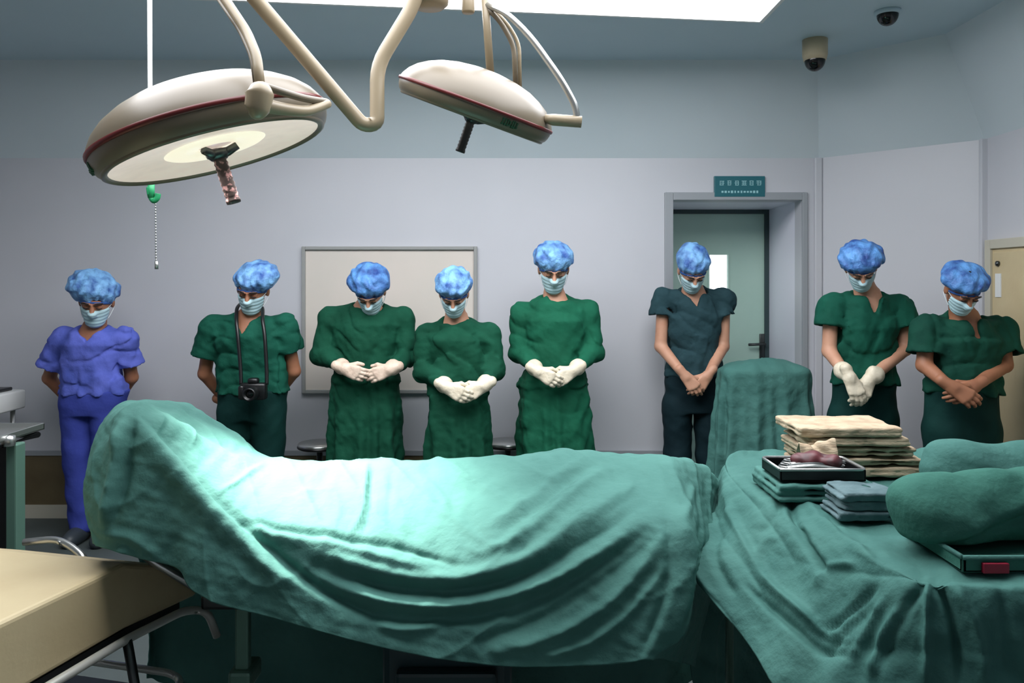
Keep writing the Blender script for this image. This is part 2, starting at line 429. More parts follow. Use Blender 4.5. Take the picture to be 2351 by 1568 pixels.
# ---------------- ceiling light panel
pa = np.array([P(1740, 38, 1)[0], 0])
lx1 = 1.25; lx0 = -1.9
root = empty('ceiling_light_panel', ((lx0+lx1)/2, 3.3, CH-0.03), 'large white glowing ceiling panel above the operating table', 'ceiling light')
yl = 3.64; yr = 4.02; yn = 1.5
obj('diffuser', prism([(lx0, yl, CH-0.028), (lx1, yr, CH-0.028), (lx1, yn, CH-0.028), (lx0, yn, CH-0.028)], (0, 0, 0.02)), 'panel', root, False)
obj('frame', join(prism([(lx1, yr, CH-0.032), (lx1+0.02, yr+0.02, CH-0.032), (lx1+0.02, yn-0.02, CH-0.032), (lx1, yn, CH-0.032)], (0, 0, 0.032)),
    prism([(lx0, yl, CH-0.032), (lx0-0.02, yl+0.02, CH-0.032), (lx0-0.02, yn-0.02, CH-0.032), (lx0, yn, CH-0.032)], (0, 0, 0.032)),
    prism([(lx0, yl, CH-0.032), (lx0-0.02, yl+0.02, CH-0.032), (lx1+0.02, yr+0.02, CH-0.032), (lx1, yr, CH-0.032)], (0, 0, 0.032)),
    prism([(lx0, yn, CH-0.032), (lx0-0.02, yn-0.02, CH-0.032), (lx1+0.02, yn-0.02, CH-0.032), (lx1, yn, CH-0.032)], (0, 0, 0.032))), 'white', root, False)

# ---------------- sign above the door
s0 = P(1640, 404, YB-0.02); s1 = P(1757, 452, YB-0.02)
sg = empty('door_sign', ((s0[0]+s1[0])/2, YB, s1[2]), 'small teal wall sign with pale lettering above the door', 'sign')
obj('sign_plate', box(s0[0], s1[0], YB-0.02, YB, s1[2], s0[2], 0.004), 'sign', sg, False)
W = s1[0]-s0[0]; H = s0[2]-s1[2]; random.seed(3); bars = []
def bar(x, z, ww, hh): bars.append(box(x-ww/2, x+ww/2, YB-0.0225, YB-0.0195, z-hh/2, z+hh/2))
for i in range(6):                                        # illegible characters: clusters of strokes
    gx = s0[0]+W*(0.15+0.145*i); gz = s0[2]-H*0.34; g = W*0.105
    for k in range(3): bar(gx, gz+g*(0.36-0.36*k)+random.uniform(-.04, .04)*g, g*random.uniform(.6, .95), g*0.12)
    for k in range(2): bar(gx+g*(-0.25+0.5*k)+random.uniform(-.1, .1)*g, gz, g*0.12, g*random.uniform(.6, .95))
for i in range(12): bar(s0[0]+W*(0.16+0.062*i), s0[2]-H*0.76, W*random.uniform(.025, .045), H*random.uniform(.08, .12))
obj('lettering', join(*bars), 'signtx', sg, False, kind='stuff', label='two rows of pale illegible characters')

# ---------------- wall board
a = P(695, 566, YB); b = P(1096, 902, YB)
wb = empty('wall_board', ((a[0]+b[0])/2, YB, b[2]), 'large pale pinkish panel in thin grey frame on back wall', 'wall board')
obj('panel', box(a[0]+0.02, b[0]-0.02, YB-0.012, YB, b[2]+0.02, a[2]-0.02), 'board', wb, False)
for (x0, x1, z0, z1) in ((a[0], a[0]+0.022, b[2], a[2]), (b[0]-0.022, b[0], b[2], a[2]), (a[0]+0.022, b[0]-0.022, a[2]-0.022, a[2]), (a[0]+0.022, b[0]-0.022, b[2], b[2]+0.022)):
    obj('frame', box(x0, x1, YB-0.03, YB, z0, z1, 0.003), 'boardfr', wb, False)

# ---------------- cabinet on right wall
cz = 1.735
cb = empty('built_in_cabinet', (2.63, 3.9, 0.43), 'cream built-in wall cabinet with framed door and white label', 'cabinet')
obj('body', box(2.60, 2.63, 3.25, 4.36, 0.43, cz), 'beige', cb, False)
for y0, y1, z0, z1 in ((4.31, 4.36, 0.43, cz), (3.25, 3.30, 0.43, cz), (3.30, 4.31, cz-0.05, cz), (3.30, 4.31, 0.43, 0.48)):
    obj('frame', box(2.585, 2.602, y0, y1, z0, z1, 0.003), 'strip', cb, False)
dd = obj('door', box(2.59, 2.60, 3.32, 4.29, 0.5, cz-0.07, 0.003), 'beige', cb, False)
obj('knob', lathe([(0, 0), (0.014, 0), (0.014, 0.012), (0.0, 0.018)], 14, (2.59, 4.24, P(0, 605, 4.24)[2]), Matrix.Rotation(-math.pi/2, 3, 'Y')), 'dsteel', dd)
obj('label_card', box(2.586, 2.59, 4.215, 4.265, P(0, 682, 4.25)[2], P(0, 628, 4.25)[2]), 'white', dd, False, label='white label card')

# ---------------- dome cameras on the ceiling
def dome_cam(px, py, Y, r, drop, label, base_m):
    c = P(px, py, Y); c[2] = CH
    rt = empty('security_camera', c, label, 'camera', 'black dome cameras on the ceiling')
    obj('base', lathe([(0, 0), (r*1.12, 0), (r*1.12, -drop*0.75), (r*1.0, -drop), (0, -drop)], 28, c), base_m, rt)
    obj('dome', lathe([(r*0.92*math.cos(t), -drop-r*1.0*math.sin(t)) for t in np.linspace(0, math.pi/2, 9)], 28, c), 'domeb', rt)
dome_cam(2038, 22, 3.95, 0.055, 0.02, 'black dome camera mounted flush on grey ceiling', 'ceil')
dome_cam(1871, 92, 4.42, 0.06, 0.115, 'black dome camera under a cream cylindrical base', 'cambase')

# ------------------------------------------------------------------ SURGICAL LAMPS
def lamp(name_label, px, py, Y, R, roll, pitch, hand_m, arms, logo_at, yoke, cat='surgical lamp'):
    c = P(px, py, Y); k = R/0.35
    Mx = Matrix.Rotation(math.radians(roll), 3, 'Y') @ Matrix.Rotation(math.radians(pitch), 3, 'X')
    rt = empty('surgical_lamp', c, name_label, cat, 'surgical lamps over the table')
    L = lambda *pr: [(r*k, z*k) for r, z in pr]
    obj('dome', lathe(L((.350, .006), (.344, .020), (.326, .048), (.297, .076), (.256, .102), (.205, .125), (.14, .142), (.07, .152), (0, .155)), 64, c, Mx), 'cream', rt)
    obj('seam_ring', lathe(L((.350, .006), (.355, .004), (.356, -.003), (.353, -.010), (.348, -.010)), 64, c, Mx), 'red', rt, label='dark red seam ring')
    obj('rim_band', lathe(L((.349, -.009), (.349, -.018), (.345, -.034), (.338, -.048), (.328, -.057)), 64, c, Mx), 'cream', rt)
    obj('lip', lathe(L((.329, -.055), (.328, -.062), (.320, -.066), (.311, -.062), (.308, -.054)), 64, c, Mx), 'cream', rt)
    le = obj('lens', lathe(L((.311, -.057), (.25, -.050), (.17, -.044), (.09, -.040), (0, -.038)), 64, c, Mx), 'lens', rt, label='frosted warm white underside glass')
    obj('bulb_ring', lathe(L((.15, -.043), (.14, -.048), (.06, -.046), (.05, -.040)), 48, c, Mx), 'glowring', le)
    # handle : three-arm flange and grip
    fl = []
    for a in (0.2, 2.3, 4.4):
        d = np.array([math.cos(a), math.sin(a), 0]); p0 = np.array([0, 0, -.066*k]); p1 = d*0.062*k+np.array([0, 0, -.054*k])
        fl.append(tube([p0, (p0+p1)/2+[0, 0, -.004], p1], [0.020*k, 0.014*k, 0.012*k], 8))
    fl.append(lathe(L((0, -.055), (.034, -.057), (.034, -.07), (.024, -.082), (0, -.082)), 24))
    V, Fs = join(*fl); V = V @ np.array(Mx).T+c
    obj('handle_flange', (V, Fs), 'black' if hand_m == 'black' else 'dsteel', rt)
    pr = [(.022, -.078), (.018, -.088)]
    for i in range(7): pr += [(.021, -.095-.016*i), (.0185, -.103-.016*i)]
    pr += [(.022, -.211), (.021, -.219), (0, -.219)]
    obj('handle_grip', lathe(L(*pr), 20, c, Mx), hand_m, rt)
    # small dark lettering on the rim band
    lg = []; rs = random.Random(5)
    for i in range(7):
        ang = math.radians(logo_at+(i-3)*1.9); rr = 0.349*k; hh = rs.uniform(.02, .032)*k
        d = np.array([math.cos(ang), math.sin(ang), 0]); t = np.array([-d[1], d[0], 0]); z = np.array([0, 0, 1.0])
        q0 = d*(0.3475*k)+z*(-.030*k); wv = t*rs.uniform(.002, .005)*k
        for (dz, w2, h2) in ((0, .0025*k, hh/2), (hh*0.35, .0045*k, .003*k), (-hh*0.3, .0045*k, .003*k)):
            b0 = q0+z*dz+wv
            bx = np.array([b0+t*sx*w2+z*sz*h2+d*(sy*.004*k-(.0 if sz > 0 else .004*k)) for sx in (-1, 1) for sy in (-1, 1) for sz in (-1, 1)])
            lg.append((bx, [(0, 1, 3, 2), (4, 6, 7, 5), (0, 4, 5, 1), (2, 3, 7, 6), (0, 2, 6, 4), (1, 5, 7, 3)]))
    V, Fs = join(*lg); obj('lettering', (V @ np.array(Mx).T+c, Fs), 'logo', rt, False, kind='stuff', label='dark green illegible maker mark')
    for nm, pts, r, mm in yoke: obj(nm, tube(smooth_path(pts, 8), r, 12), mm, rt)
    for nm, pts, r, mm in arms: obj(nm, tube(pts, r, 14), mm, rt)
    return rt, c, Mx

Q = P
def corner_path(pts, rad=0.03, n=5):
    pts = [np.array(p, float) for p in pts]; out = [pts[0]]
    for i in range(1, len(pts)-1):
        a = pts[i-1]-pts[i]; b = pts[i+1]-pts[i]; la = np.linalg.norm(a); lb = np.linalg.norm(b)
        r = min(rad, la/2, lb/2); p0 = pts[i]+a/la*r; p1 = pts[i]+b/lb*r
        for t in np.linspace(0, 1, n): out.append((1-t)**2*p0+2*t*(1-t)*pts[i]+t*t*p1)
    out.append(pts[-1]); return out
arms1 = [
    ('drop_arm', corner_path([Q(598, 205, 1.97), Q(590, 130, 2.0), Q(566, 72, 2.05), Q(505, -20, 2.1), Q(480, -50, 2.12)]), 0.0125, 'armc'),
    ('drop_arm_rail', corner_path([Q(588, 200, 1.985), Q(578, 130, 2.01), Q(552, 72, 2.06), Q(490, -20, 2.11)]), 0.006, 'cream'),
    ('spring_arm', corner_path([Q(470, -62, 2.12), Q(530, -70, 2.16), Q(588, 0, 2.2), Q(833, 288, 2.3), Q(866, 285, 2.31), Q(866, 150, 2.33), Q(945, 20, 2.36), Q(962, -30, 2.36)], 0.05), 0.0215, 'armc'),
]
yoke1 = [
    ('pivot_joint', [Q(592, 196, 1.95), Q(596, 215, 1.945), Q(590, 250, 1.945), Q(586, 256, 1.95)], [0.018, 0.034, 0.030, 0.016], 'armc'),
    ('yoke_bracket', [Q(600, 196, 1.95), Q(650, 212, 1.99), Q(700, 226, 2.07), Q(748, 234, 2.16)], 0.010, 'cream'),
    ('yoke_lower', [Q(598, 240, 1.95), Q(650, 250, 2.0), Q(705, 254, 2.08), Q(752, 238, 2.16)], [0.02, 0.016, 0.014, 0.013], 'armc'),
]
l1, c1, M1 = lamp('larger cream surgical lamp with mottled grip, glowing over the draped patient', 485, 306, 2.27, 0.331, -17.0, 3.5, 'grip', arms1, 205, yoke1)
arms2 = [
    ('drop_post', [Q(1112, -20, 2.45), Q(1118, 60, 2.46), Q(1126, 170, 2.47)], 0.0125, 'armc'),
    ('cable_tube', corner_path([Q(1120, 20, 2.45), Q(1150, 50, 2.46), Q(1180, 105, 2.47), Q(1184, 200, 2.47)]), 0.008, 'cream'),
    ('cable_tube', corner_path([Q(1132, 22, 2.46), Q(1166, 55, 2.47), Q(1192, 100, 2.48), Q(1194, 205, 2.48)]), 0.006, 'armc'),
    ('yoke_bracket', corner_path([Q(1118, 12, 2.45), Q(1160, 28, 2.42), Q(1215, 80, 2.4), Q(1290, 185, 2.38), Q(1322, 245, 2.38), Q(1326, 282, 2.38)], 0.06), 0.010, 'steel'),
    ('yoke_end', [Q(1250, 272, 2.38), Q(1270, 275, 2.38), Q(1335, 280, 2.38)], [0.012, 0.0175, 0.0175], 'armc'),
]
l2, c2, M2 = lamp('smaller cream surgical lamp with plain black grip, tilted away', 1094, 240, 2.47, 0.2475, 20.4, 10, 'black', arms2, -58, [])
hub = empty('lamp_hub', P(985, 0, 2.42), 'cream ceiling hub that carries the lamp arms', 'lamp hub')
hc = P(985, 18, 2.42)
obj('column', lathe([(0, 0), (.045, 0.0), (.058, .012), (.06, .03), (.06, .16), (.05, .17), (.05, CH-hc[2]), (0, CH-hc[2])], 32, hc), 'armc', hub)
h2 = P(1075, 30, 2.45)
obj('collar', lathe([(0, 0), (.018, 0), (.02, .005), (.02, .12), (0, .12)], 20, h2), 'armc', hub)
obj('cross_arm', tube([hc+[0, 0, .14], h2+[0.0, 0, .11], Q(1115, -30, 2.45)], 0.02), 'armc', hub)
for (LL, cc, Mx, e, sz, ang) in ((l1, c1, M1, SPOT, 0.10, 54),):
    d = bpy.data.lights.new('lamp_beam', 'SPOT'); d.energy = e; d.spot_size = math.radians(ang); d.spot_blend = 1.0
    d.shadow_soft_size = sz; d.color = (1.0, 0.97, 0.9)
    o = bpy.data.objects.new('lamp_beam', d); COL.objects.link(o); o.parent = LL
    o.location = tuple(np.array(Mx) @ np.array([0, 0, -0.085]))
    v = Vector(np.array(P(735, 1110, 2.15))-(cc+np.array(o.location))); o.rotation_euler = v.to_track_quat('-Z', 'Y').to_euler()

# ---------------- drip rod from the ceiling
rp = P(343, 185, 3.0); rt = empty('drip_rod', (rp[0], 3.0, 1.5), 'thin white ceiling drip rod with green hook and hanging chain', 'drip rod')
obj('rod', tube([(rp[0], 3.0, CH), (rp[0]+0.004, 3.0, P(0, 440, 3)[2])], 0.0085, 10), 'white', rt)
hk = P(352, 448, 3.0)
obj('hook', join(tube(smooth_path([hk+[-.016, 0, .03], hk+[-.012, 0, .0], hk+[0.0, 0, -.02], hk+[.014, 0, -.012], hk+[.018, 0, .006]], 6), 0.011, 8), tube([hk+[-.008, 0, .045], hk+[-.008, 0, -.01]], 0.013, 8)), 'greenhook', rt)
ch = []
for i in range(24):
    z = hk[2]-0.02-0.0105*i
    ch.append(tube([(hk[0]+.008+.0002*i, 3.0, z), (hk[0]+.008, 3.0, z-.008)], 0.0024, 6))
ch.append(tube([(hk[0]+.012, 3.0, P(0, 600, 3)[2]), (hk[0]+.012, 3.0, P(0, 618, 3)[2])], 0.007, 8))
obj('chain', join(*ch), 'steel', rt)

# ------------------------------------------------------------------ PEOPLE
def unit(v): v = np.array(v, float); return v/(np.linalg.norm(v)+1e-12)

def hand_prims(f, w_, d, n, t, k=1.0, grow=0.0, curl=(22, 38, 26), spread=1.0):
    d = unit(d); n = unit(n-d*np.dot(n, d)); t = unit(t-d*np.dot(t, d)-n*np.dot(t, n))
    w_ = np.array(w_, float); g = grow
    f.capsule(w_-d*0.05*k, w_+d*0.012*k, .027*k+g, .026*k+g, 0.0, 1.0)
    lat = (.030, .011, -.009, -.028); lens = (.070, .080, .074, .057); kn = (.082, .086, .082, .074)
    for i in range(4):                                          # metacarpals make the palm
        f.capsule(w_+t*lat[i]*0.55*k, w_+d*kn[i]*k+t*lat[i]*k-n*.002*k, .0155*k+g, .0125*k+g, 0.012*k)
    f.ellip(w_+d*.045*k+n*.008*k, (.034*k+g,)*3, None, .01) if False else None
    for i in range(4):                                          # fingers, three phalanges each
        p = w_+d*kn[i]*k+t*lat[i]*k; a = 0.0; r = (.0098, .0092, .0082, .0072)
        dd = unit(d+t*(lat[i]*1.2*spread))
        for j, fr in enumerate((.45, .31, .24)):
            a += math.radians(curl[j]*(1+0.06*i)); v = dd*math.cos(a)+n*math.sin(a)
            q = p+v*lens[i]*fr*k
            f.capsule(p, q, r[j]*k+g, r[j+1]*k+g, 0.003*k); p = q
    p = w_+d*.022*k+t*.022*k+n*.008*k                            # thumb leaves the side of the palm
    v1 = unit(d*0.72+t*0.55+n*0.35); q = p+v1*.046*k
    f.capsule(p, q, .0145*k+g, .0112*k+g, 0.010*k)
    v2 = unit(d*0.95+t*0.12+n*0.35); f.capsule(q, q+v2*.032*k, .0110*k+g, .0085*k+g, 0.004*k)

def head_rot(pitch, yaw, roll):
    return np.array((Matrix.Rotation(math.radians(yaw), 3, 'Z') @ Matrix.Rotation(math.radians(roll), 3, 'Y') @ Matrix.Rotation(math.radians(pitch), 3, 'X')))

def head_prims(f, c, R, k, g=0.0, face=True):
    W = lambda x, y, z: c+R @ (np.array([x, y, z])*k)
    E = lambda o, r, kk=0.02, mode='u': f.ellip(W(*o), [v*k+g for v in r], R, kk*k, mode)
    E((0, .015, .03), (.076, .095, .092), 0.0)
    E((0, -.022, -.04), (.060, .070, .082), .035)
    E((0, -.052, -.098), (.034, .034, .026), .03)
    if face:
        for s in (-1, 1):
            E((.033*s, -.104, .006), (.020, .016, .014), .012, 's')
            E((.033*s, -.079, .004), (.015, .015, .013), .004)
            E((.080*s, .012, -.008), (.011, .024, .034), .008)
            f.capsule(W(.014*s, -.098, .026), W(.050*s, -.085, .027), .008*k, .006*k, .008*k)
        f.capsule(W(0, -.090, .015), W(0, -.112, -.028), .009*k, .015*k, .010*k)
        f.capsule(W(-.018, -.086, -.066), W(.018, -.086, -.066), .009*k, .009*k, .006*k)

def person(sp):
    Y = sp['Y']; s = Y/F
    pt = lambda px, py, dy=0.0: P(px, py, Y+dy)
    root = empty('person', (P(sp['cx'], 0, Y)[0], Y, 0.0), sp['label'], 'person', 'medical staff standing with bowed heads')
    seed = sp['seed']
    # ---- head placement
    pr = math.radians(sp['pitch']); cp, sn = math.cos(pr), math.sin(pr)
    dyh = sp.get('hdy', -0.08)
    topo = .065*cp+.02*sn+math.sqrt((.092*cp)**2+(.13*sn)**2); boto = .124*cp+.066*sn
    zt = pt(sp['hx'], sp['top'], dyh)[2]; zb = pt(sp['hx'], sp['bot'], dyh)[2]
    k = min(max((zt-zb)/(topo+boto), 0.86), 1.04)
    c = pt(sp['hx'], 0, dyh); c[2] = zb+boto*k
    puff = (zt-c[2])/(topo*k)
    R = head_rot(sp['pitch'], sp.get('yaw', 0), sp.get('roll', 0))
    W = lambda x, y, z: c+R @ (np.array([x, y, z])*k)
    # ---- skeleton
    nb = pt(sp['neck'][0], sp['neck'][1], 0.0)
    J = {}
    for sd in 'LR':
        sh, el, wr = sp['arm'+sd]
        J[sd] = [pt(*sh), pt(*el), pt(*wr)]
    rings = []
    for (py, cxp, hw, dep, cy) in sp['rings']:
        q = pt(cxp, py); rings.append((q[2], q[0], Y+cy, hw*s, dep))
    rings.sort(); rings[-1] = (rings[-1][0]-.004,)+rings[-1][1:3]+(rings[-1][3]*.72, rings[-1][4]*.9); rings[-2] = (rings[-2][0]-.012,)+rings[-2][1:3]+(rings[-2][3]*.80, rings[-2][4]); zhem = rings[0][0]; zneck = nb[2]
    ft = sp['feet']; ank = [np.array([P(x, 0, Y)[0], Y+0.03, 0.09]) for x in ft]
    hipc = np.array([P(sp['cx'], 0, Y)[0], Y, 0.0])
    bw = (ft[1]-ft[0])*s/2
    hipw = max(.085, bw*0.9)
    zc = sp.get('crotch', 0.76)
    hips = [hipc+[-hipw, 0.0, zc+.08], hipc+[hipw, 0.0, zc+.08]]
    # ---- body: one continuous skin
    xs = [p[0] for sd in 'LR' for p in J[sd]]+[c[0]]
    lo = (min(xs)-.16, Y-.42, -0.01); hi = (max(xs)+.16, Y+.34, max(c[2]+.16*k, zneck)+.02)
    f = Field(lo, hi, 0.0075)
    f.loft([(z, x, y, max(a*.84-.02, .05), max(b-.032, .04)) for z, x, y, a, b in rings], 0.0)
    f.loft([(zc+.02, hipc[0], Y, hipw+.045, .085), (zhem+.05, rings[0][1], Y, hipw+.05, .09)], 0.03)
    f.capsule(W(0, .035, -.07), nb+[0, -.005, -.03], .050*k, .060, 0.03)
    for sd in 'LR':
        a, b, d = J[sd]
        f.capsule(nb+[0, 0, -.075], a+[0, 0, -.016], .032, .036, 0.02)
        f.capsule(a+[0, 0, -.016], b, .038, .037, 0.015); f.capsule(b, d, .037, .026, 0.012)
    for i in (0, 1):
        kn = (hips[i]+ank[i])/2+np.array([0, -.015, 0])
        f.capsule(hips[i]+[0, 0, -.06], kn, .066, .050, .02); f.capsule(kn, ank[i], .050, .034, .015)
        f.capsule(ank[i]+[0, .02, -.05], ank[i]+[0, -.13, -.06], .032, .028, .02)
    head_prims(f, c, R, k)
    V, Q_ = f.mesh()
    gl = sp.get('gloves')
    hc = None
    hands = []
    for sd, sg in (('L', 1), ('R', -1)):
        el, wr = J[sd][1], J[sd][2]
        tgt = np.array(pt(*sp['hands']))
        if sp.get('behind'):
            d = unit(tgt-wr+np.array([0, 0, -.02])); n = np.array([0, 1.0, 0]); t = np.array([0, 0, -1.0])
        else:
            d = unit(tgt-wr+np.array([0, 0, -.01])); n = np.array([0, 1.0, 0.0]); t = np.array([0, 0, 1.0])
        off = np.array([0, -.026 if sd == 'L' else .0, 0.0])
        hk = sp.get('hk', 1.0)
        f = Field(wr-.24, wr+.24, 0.004)
        hand_prims(f, wr+off, d, n, t, hk, .0015 if gl else 0, curl=(16, 30, 22) if sd == 'L' else (12, 26, 20))
        if gl:                                                   # rolled glove cuff
            e = unit(el-wr); cl = sp.get('cuff', .05)
            f.capsule(wr+off, wr+e*cl, .030, .042, .01)
            f.capsule(wr+e*(cl-.004), wr+e*(cl+.004), .045, .045, .006)
            f.add(wrinkle(.0012, 90, seed))
            obj('glove', f.mesh(), gl, root)
        else:
            v2, q2 = f.mesh(); Q_ = np.concatenate([Q_, q2+len(V)]); V = np.concatenate([V, v2])
    body = obj('body', (V, Q_), sp.get('skin', 'skin'), root)
    # ---- hair under the cap
    f = Field(c-.2*k, c+.2*k, .006)
    def hairf(X, Y_, Z):
        x, y, z = [q/k for q in local(X, Y_, Z, c, R)]
        d = (np.sqrt((x/.083)**2+((y-.018)/.100)**2+((z-.025)/.100)**2)-1)*.085
        reg = np.minimum(np.maximum(-z+.030, 0.0)+0*y, -y+.012)          # fringe in front, full at the back
        low = -z-.075+0.25*(y-.1)
        return np.maximum(np.maximum(d, np.where((z < .032) & (y < .012), .02, -.02)), low)*k
    f.op(hairf, c-.14*k, c+.14*k)
    obj('hair', f.mesh(), 'hair', root)
    # ---- bouffant cap
    rs = np.random.RandomState(seed); ph = rs.rand(6)*6.28; cs = sp.get('capw', 1.0)
    f = Field(c-.24, c+.24, .005)
    tl = sp.get('capt', (0, 0))
    def capf(X, Y_, Z):
        x, y, z = [q/k for q in local(X, Y_, Z, c, R)]
        rz = .092*puff; ct = .060
        x2 = x-tl[0]*np.clip(z, 0, .2); y2 = y-.022-tl[1]*np.clip(z, 0, .2)
        th = np.arctan2(y2, x2)
        q = np.sqrt((x2/(.122*cs))**2+(y2/(.130))**2+((z-ct)/rz)**2)
        d = (q-1)*.095
        lowz = .030-.38*(y+.09)
        gather = np.exp(-((z-lowz)/.035)**2)
        d = d+.0035*np.sin(th*17+3*np.sin(th*3+ph[0])+ph[1])*gather+.012*gather
        d = d+.0065*np.sin(48*x+2*np.sin(40*z+ph[2])+ph[3])*np.sin(44*y+1.5*np.sin(60*x+ph[4])+ph[5])
        return np.maximum(d, lowz-z)*k
    f.op(capf, c-.2, c+.2)
    cap_o = obj('surgical_cap', f.mesh(), sp.get('capm', 'cap'), root)
    f = Field(c-.24, c+.24, .005)
    def bandf(X, Y_, Z):
        x, y, z = [q/k for q in local(X, Y_, Z, c, R)]
        lowz = .030-.38*(y+.09)
        q = np.sqrt((x/.090)**2+((y-.018)/.108)**2+((z-.03)/.105)**2)
        return np.maximum((q-1)*.092, np.abs(z-lowz)-.007)*k
    f.op(bandf, c-.16, c+.16); obj('elastic_band', f.mesh(), 'band', cap_o)
    # ---- face mask
    f = Field(c-.2, c+.2, .0045)
    head_prims(f, c, R, k, 0.008*k, False)
    f.capsule(W(0, -.088, .0), W(0, -.108, -.03), .014*k, .021*k, .02*k)
    def cutf(X, Y_, Z):
        x, y, z = [q/k for q in local(X, Y_, Z, c, R)]
        reg = np.maximum(np.maximum(z+.012+.10*np.abs(x), -.128-z), y+.022+.25*(z+.06))
        return reg*k
    g = f.grid((slice(None),)*3); xx, yy, zz = local(*g, c, R)
    f.d = np.maximum(f.d+.0013*np.sin(zz/k*300), cutf(*g)).astype(np.float32)
    mk = obj('face_mask', f.mesh(), 'mask', root)
    for sg in (-1, 1):
        for z0, z1 in ((-.024, .006), (-.085, -.035)):
            obj('ear_loop', tube(smooth_path([W(.063*sg, -.035, z0), W(.077*sg, -.012, (z0+z1)/2), W(.086*sg, .022, z1)], 4), .0022, 6), 'loop', mk)
        # closed eyelid line and brow
        obj('eye', tube(smooth_path([W(.018*sg, -.0925, .003), W(.032*sg, -.0955, -.0015), W(.046*sg, -.0905, .002)], 4), .0026, 6), 'hair', root)
        obj('eyebrow', tube(smooth_path([W(.014*sg, -.105, .029), W(.034*sg, -.102, .034), W(.052*sg, -.089, .029)], 4), .0038, 6), 'hair', root)
    # ---- clothing, upper
    gown = sp['top_kind'] == 'gown'
    top_m = sp['top_m']
    f = Field((lo[0]-.02, Y-.36, (0.28 if gown else zhem-.06)), (hi[0]+.02, Y+.32, zneck+.12), 0.0075)
    f.loft([rings[0]]+[(q[0], q[1], q[2], q[3]*(.90 if gown else .96), q[4]) for q in rings[1:]], 0.0, 2.3)
    if gown:
        z0 = 0.32; wz = rings[0]
        hw = sp['skirt']*s
        f.loft([(z0, hipc[0], Y+.01, hw*1.04, .17), (zhem*0.6+.13, hipc[0], Y+.005, hw, .155), (zhem+.02, wz[1], wz[2], wz[3], wz[4])], 0.04, 2.6)
    for sd in 'LR':
        a, b, d = J[sd]
        f.capsule(nb+[0, .0, -.05], a+[0, 0, -.016], .052, sp.get('shr', .066), 0.05)
        if gown:
            f.capsule(a, b, .064, .062, 0.014); f.capsule(b, d-unit(d-b)*.05, .061, .040, 0.02)
            f.capsule(d-unit(d-b)*.06, d-unit(d-b)*.03, .034, .031, 0.008)
        else:
            e = a+(b-a)*sp.get('slv', 0.6); dr = unit(b-a); r1 = sp.get('slr', .082)
            L2 = float((e-a) @ (e-a))
            def slf(X, Y_, Z, a=a, e=e, dr=dr, L2=L2, r1=r1):
                ab = e-a; t = np.clip(((X-a[0])*ab[0]+(Y_-a[1])*ab[1]+(Z-a[2])*ab[2])/L2, 0, 1.3)
                dd = np.sqrt((X-a[0]-t*ab[0])**2+(Y_-a[1]-t*ab[1])**2+(Z-a[2]-t*ab[2])**2)-(.064+(r1-.064)*t)
                return np.maximum(dd, (X-e[0])*dr[0]+(Y_-e[1])*dr[1]+(Z-e[2])*dr[2])
            f.op(slf, np.minimum(a, e)-.1, np.maximum(a, e)+.1, 0.03)
            f.capsule(e-dr*.004, e+dr*.06, r1-.030, r1-.026, 0.004, 1.0, 's')
    # collar line follows the neck
    f.capsule(nb+[0, -.03, .005], W(0, .0, -.11), .070, .066, 0.02, 1.0, 's')
    if sp.get('vneck'):
        vx, vy = sp['vneck'][:2]; ap = pt(vx, vy); vw = sp['vneck'][2]*s; zt_ = zneck+.02
        def vf(X, Y_, Z):
            h_ = (Z-ap[2])/(zt_-ap[2])
            return np.maximum(np.maximum(np.abs(X-ap[0])-vw*np.clip(h_, 0, 1.3), ap[2]-Z), Y_-(Y-.02))
        f.op(vf, (ap[0]-.15, Y-.3, ap[2]), (ap[0]+.15, Y, zt_+.06), 0.006, 's')
    wr_ = wrinkle(sp.get('wr', .0075), 24, seed); wr2 = wrinkle(.0035, 58, seed+50); rd = ridges(.011, 17, seed)
    zw = zhem
    def folds(X, Y_, Z):
        r = wr_(X, Y_, Z)+wr2(X, Y_, Z)+rd(X, Y_, Z)*((1-.7*np.clip((zw+.02-Z)/.15, 0, 1)) if gown else 1.0)
        th = np.arctan2(Y_-Y, X-hipc[0])
        if gown:
            dn = np.clip((zw+.05-Z)/.45, 0, 1)
            r = r+.012*dn*np.sin(th*11+1.3*np.sin(th*3+seed)+2*np.sin(Z*3+seed))
            belt = np.exp(-((Z-(zw+.02))/.02)**2); r = r+.006*belt
        else:
            dn = np.clip((zw+.22-Z)/.25, 0, 1)
            r = r+.006*dn*np.sin(th*9+seed)
        return r
    f.add(folds)
    top_o = obj('surgical_gown' if gown else 'scrub_top', f.mesh(), top_m, root)
    # ---- trousers
    f = Field((hipc[0]-.30, Y-.26, 0.05), (hipc[0]+.30, Y+.28, zhem+.12), 0.0095)
    tw = .085 if gown else sp.get('thigh', .098)
    f.loft([(zc-.02, hipc[0], Y, hipw+tw*0.85, .115), (zhem+.02, rings[0][1], Y, rings[0][3]-.012, rings[0][4]-.012)] if not gown else [(zc-.02, hipc[0], Y, hipw+.03, .10), (zhem-.12, rings[0][1], Y, hipw+.03, .10)], 0.03, 2.3)
    for i in (0, 1):
        kn = (hips[i]+ank[i])/2+np.array([0, -.012, 0])
        f.capsule(hips[i]+[0, 0, -.06], kn, tw, .080, .02, 1.1); f.capsule(kn, ank[i]+[0, 0, .01], .080, .072, .03)
    f.add(wrinkle(.006, 24, seed+9))
    obj('trousers', f.mesh(), sp['leg_m'], root)
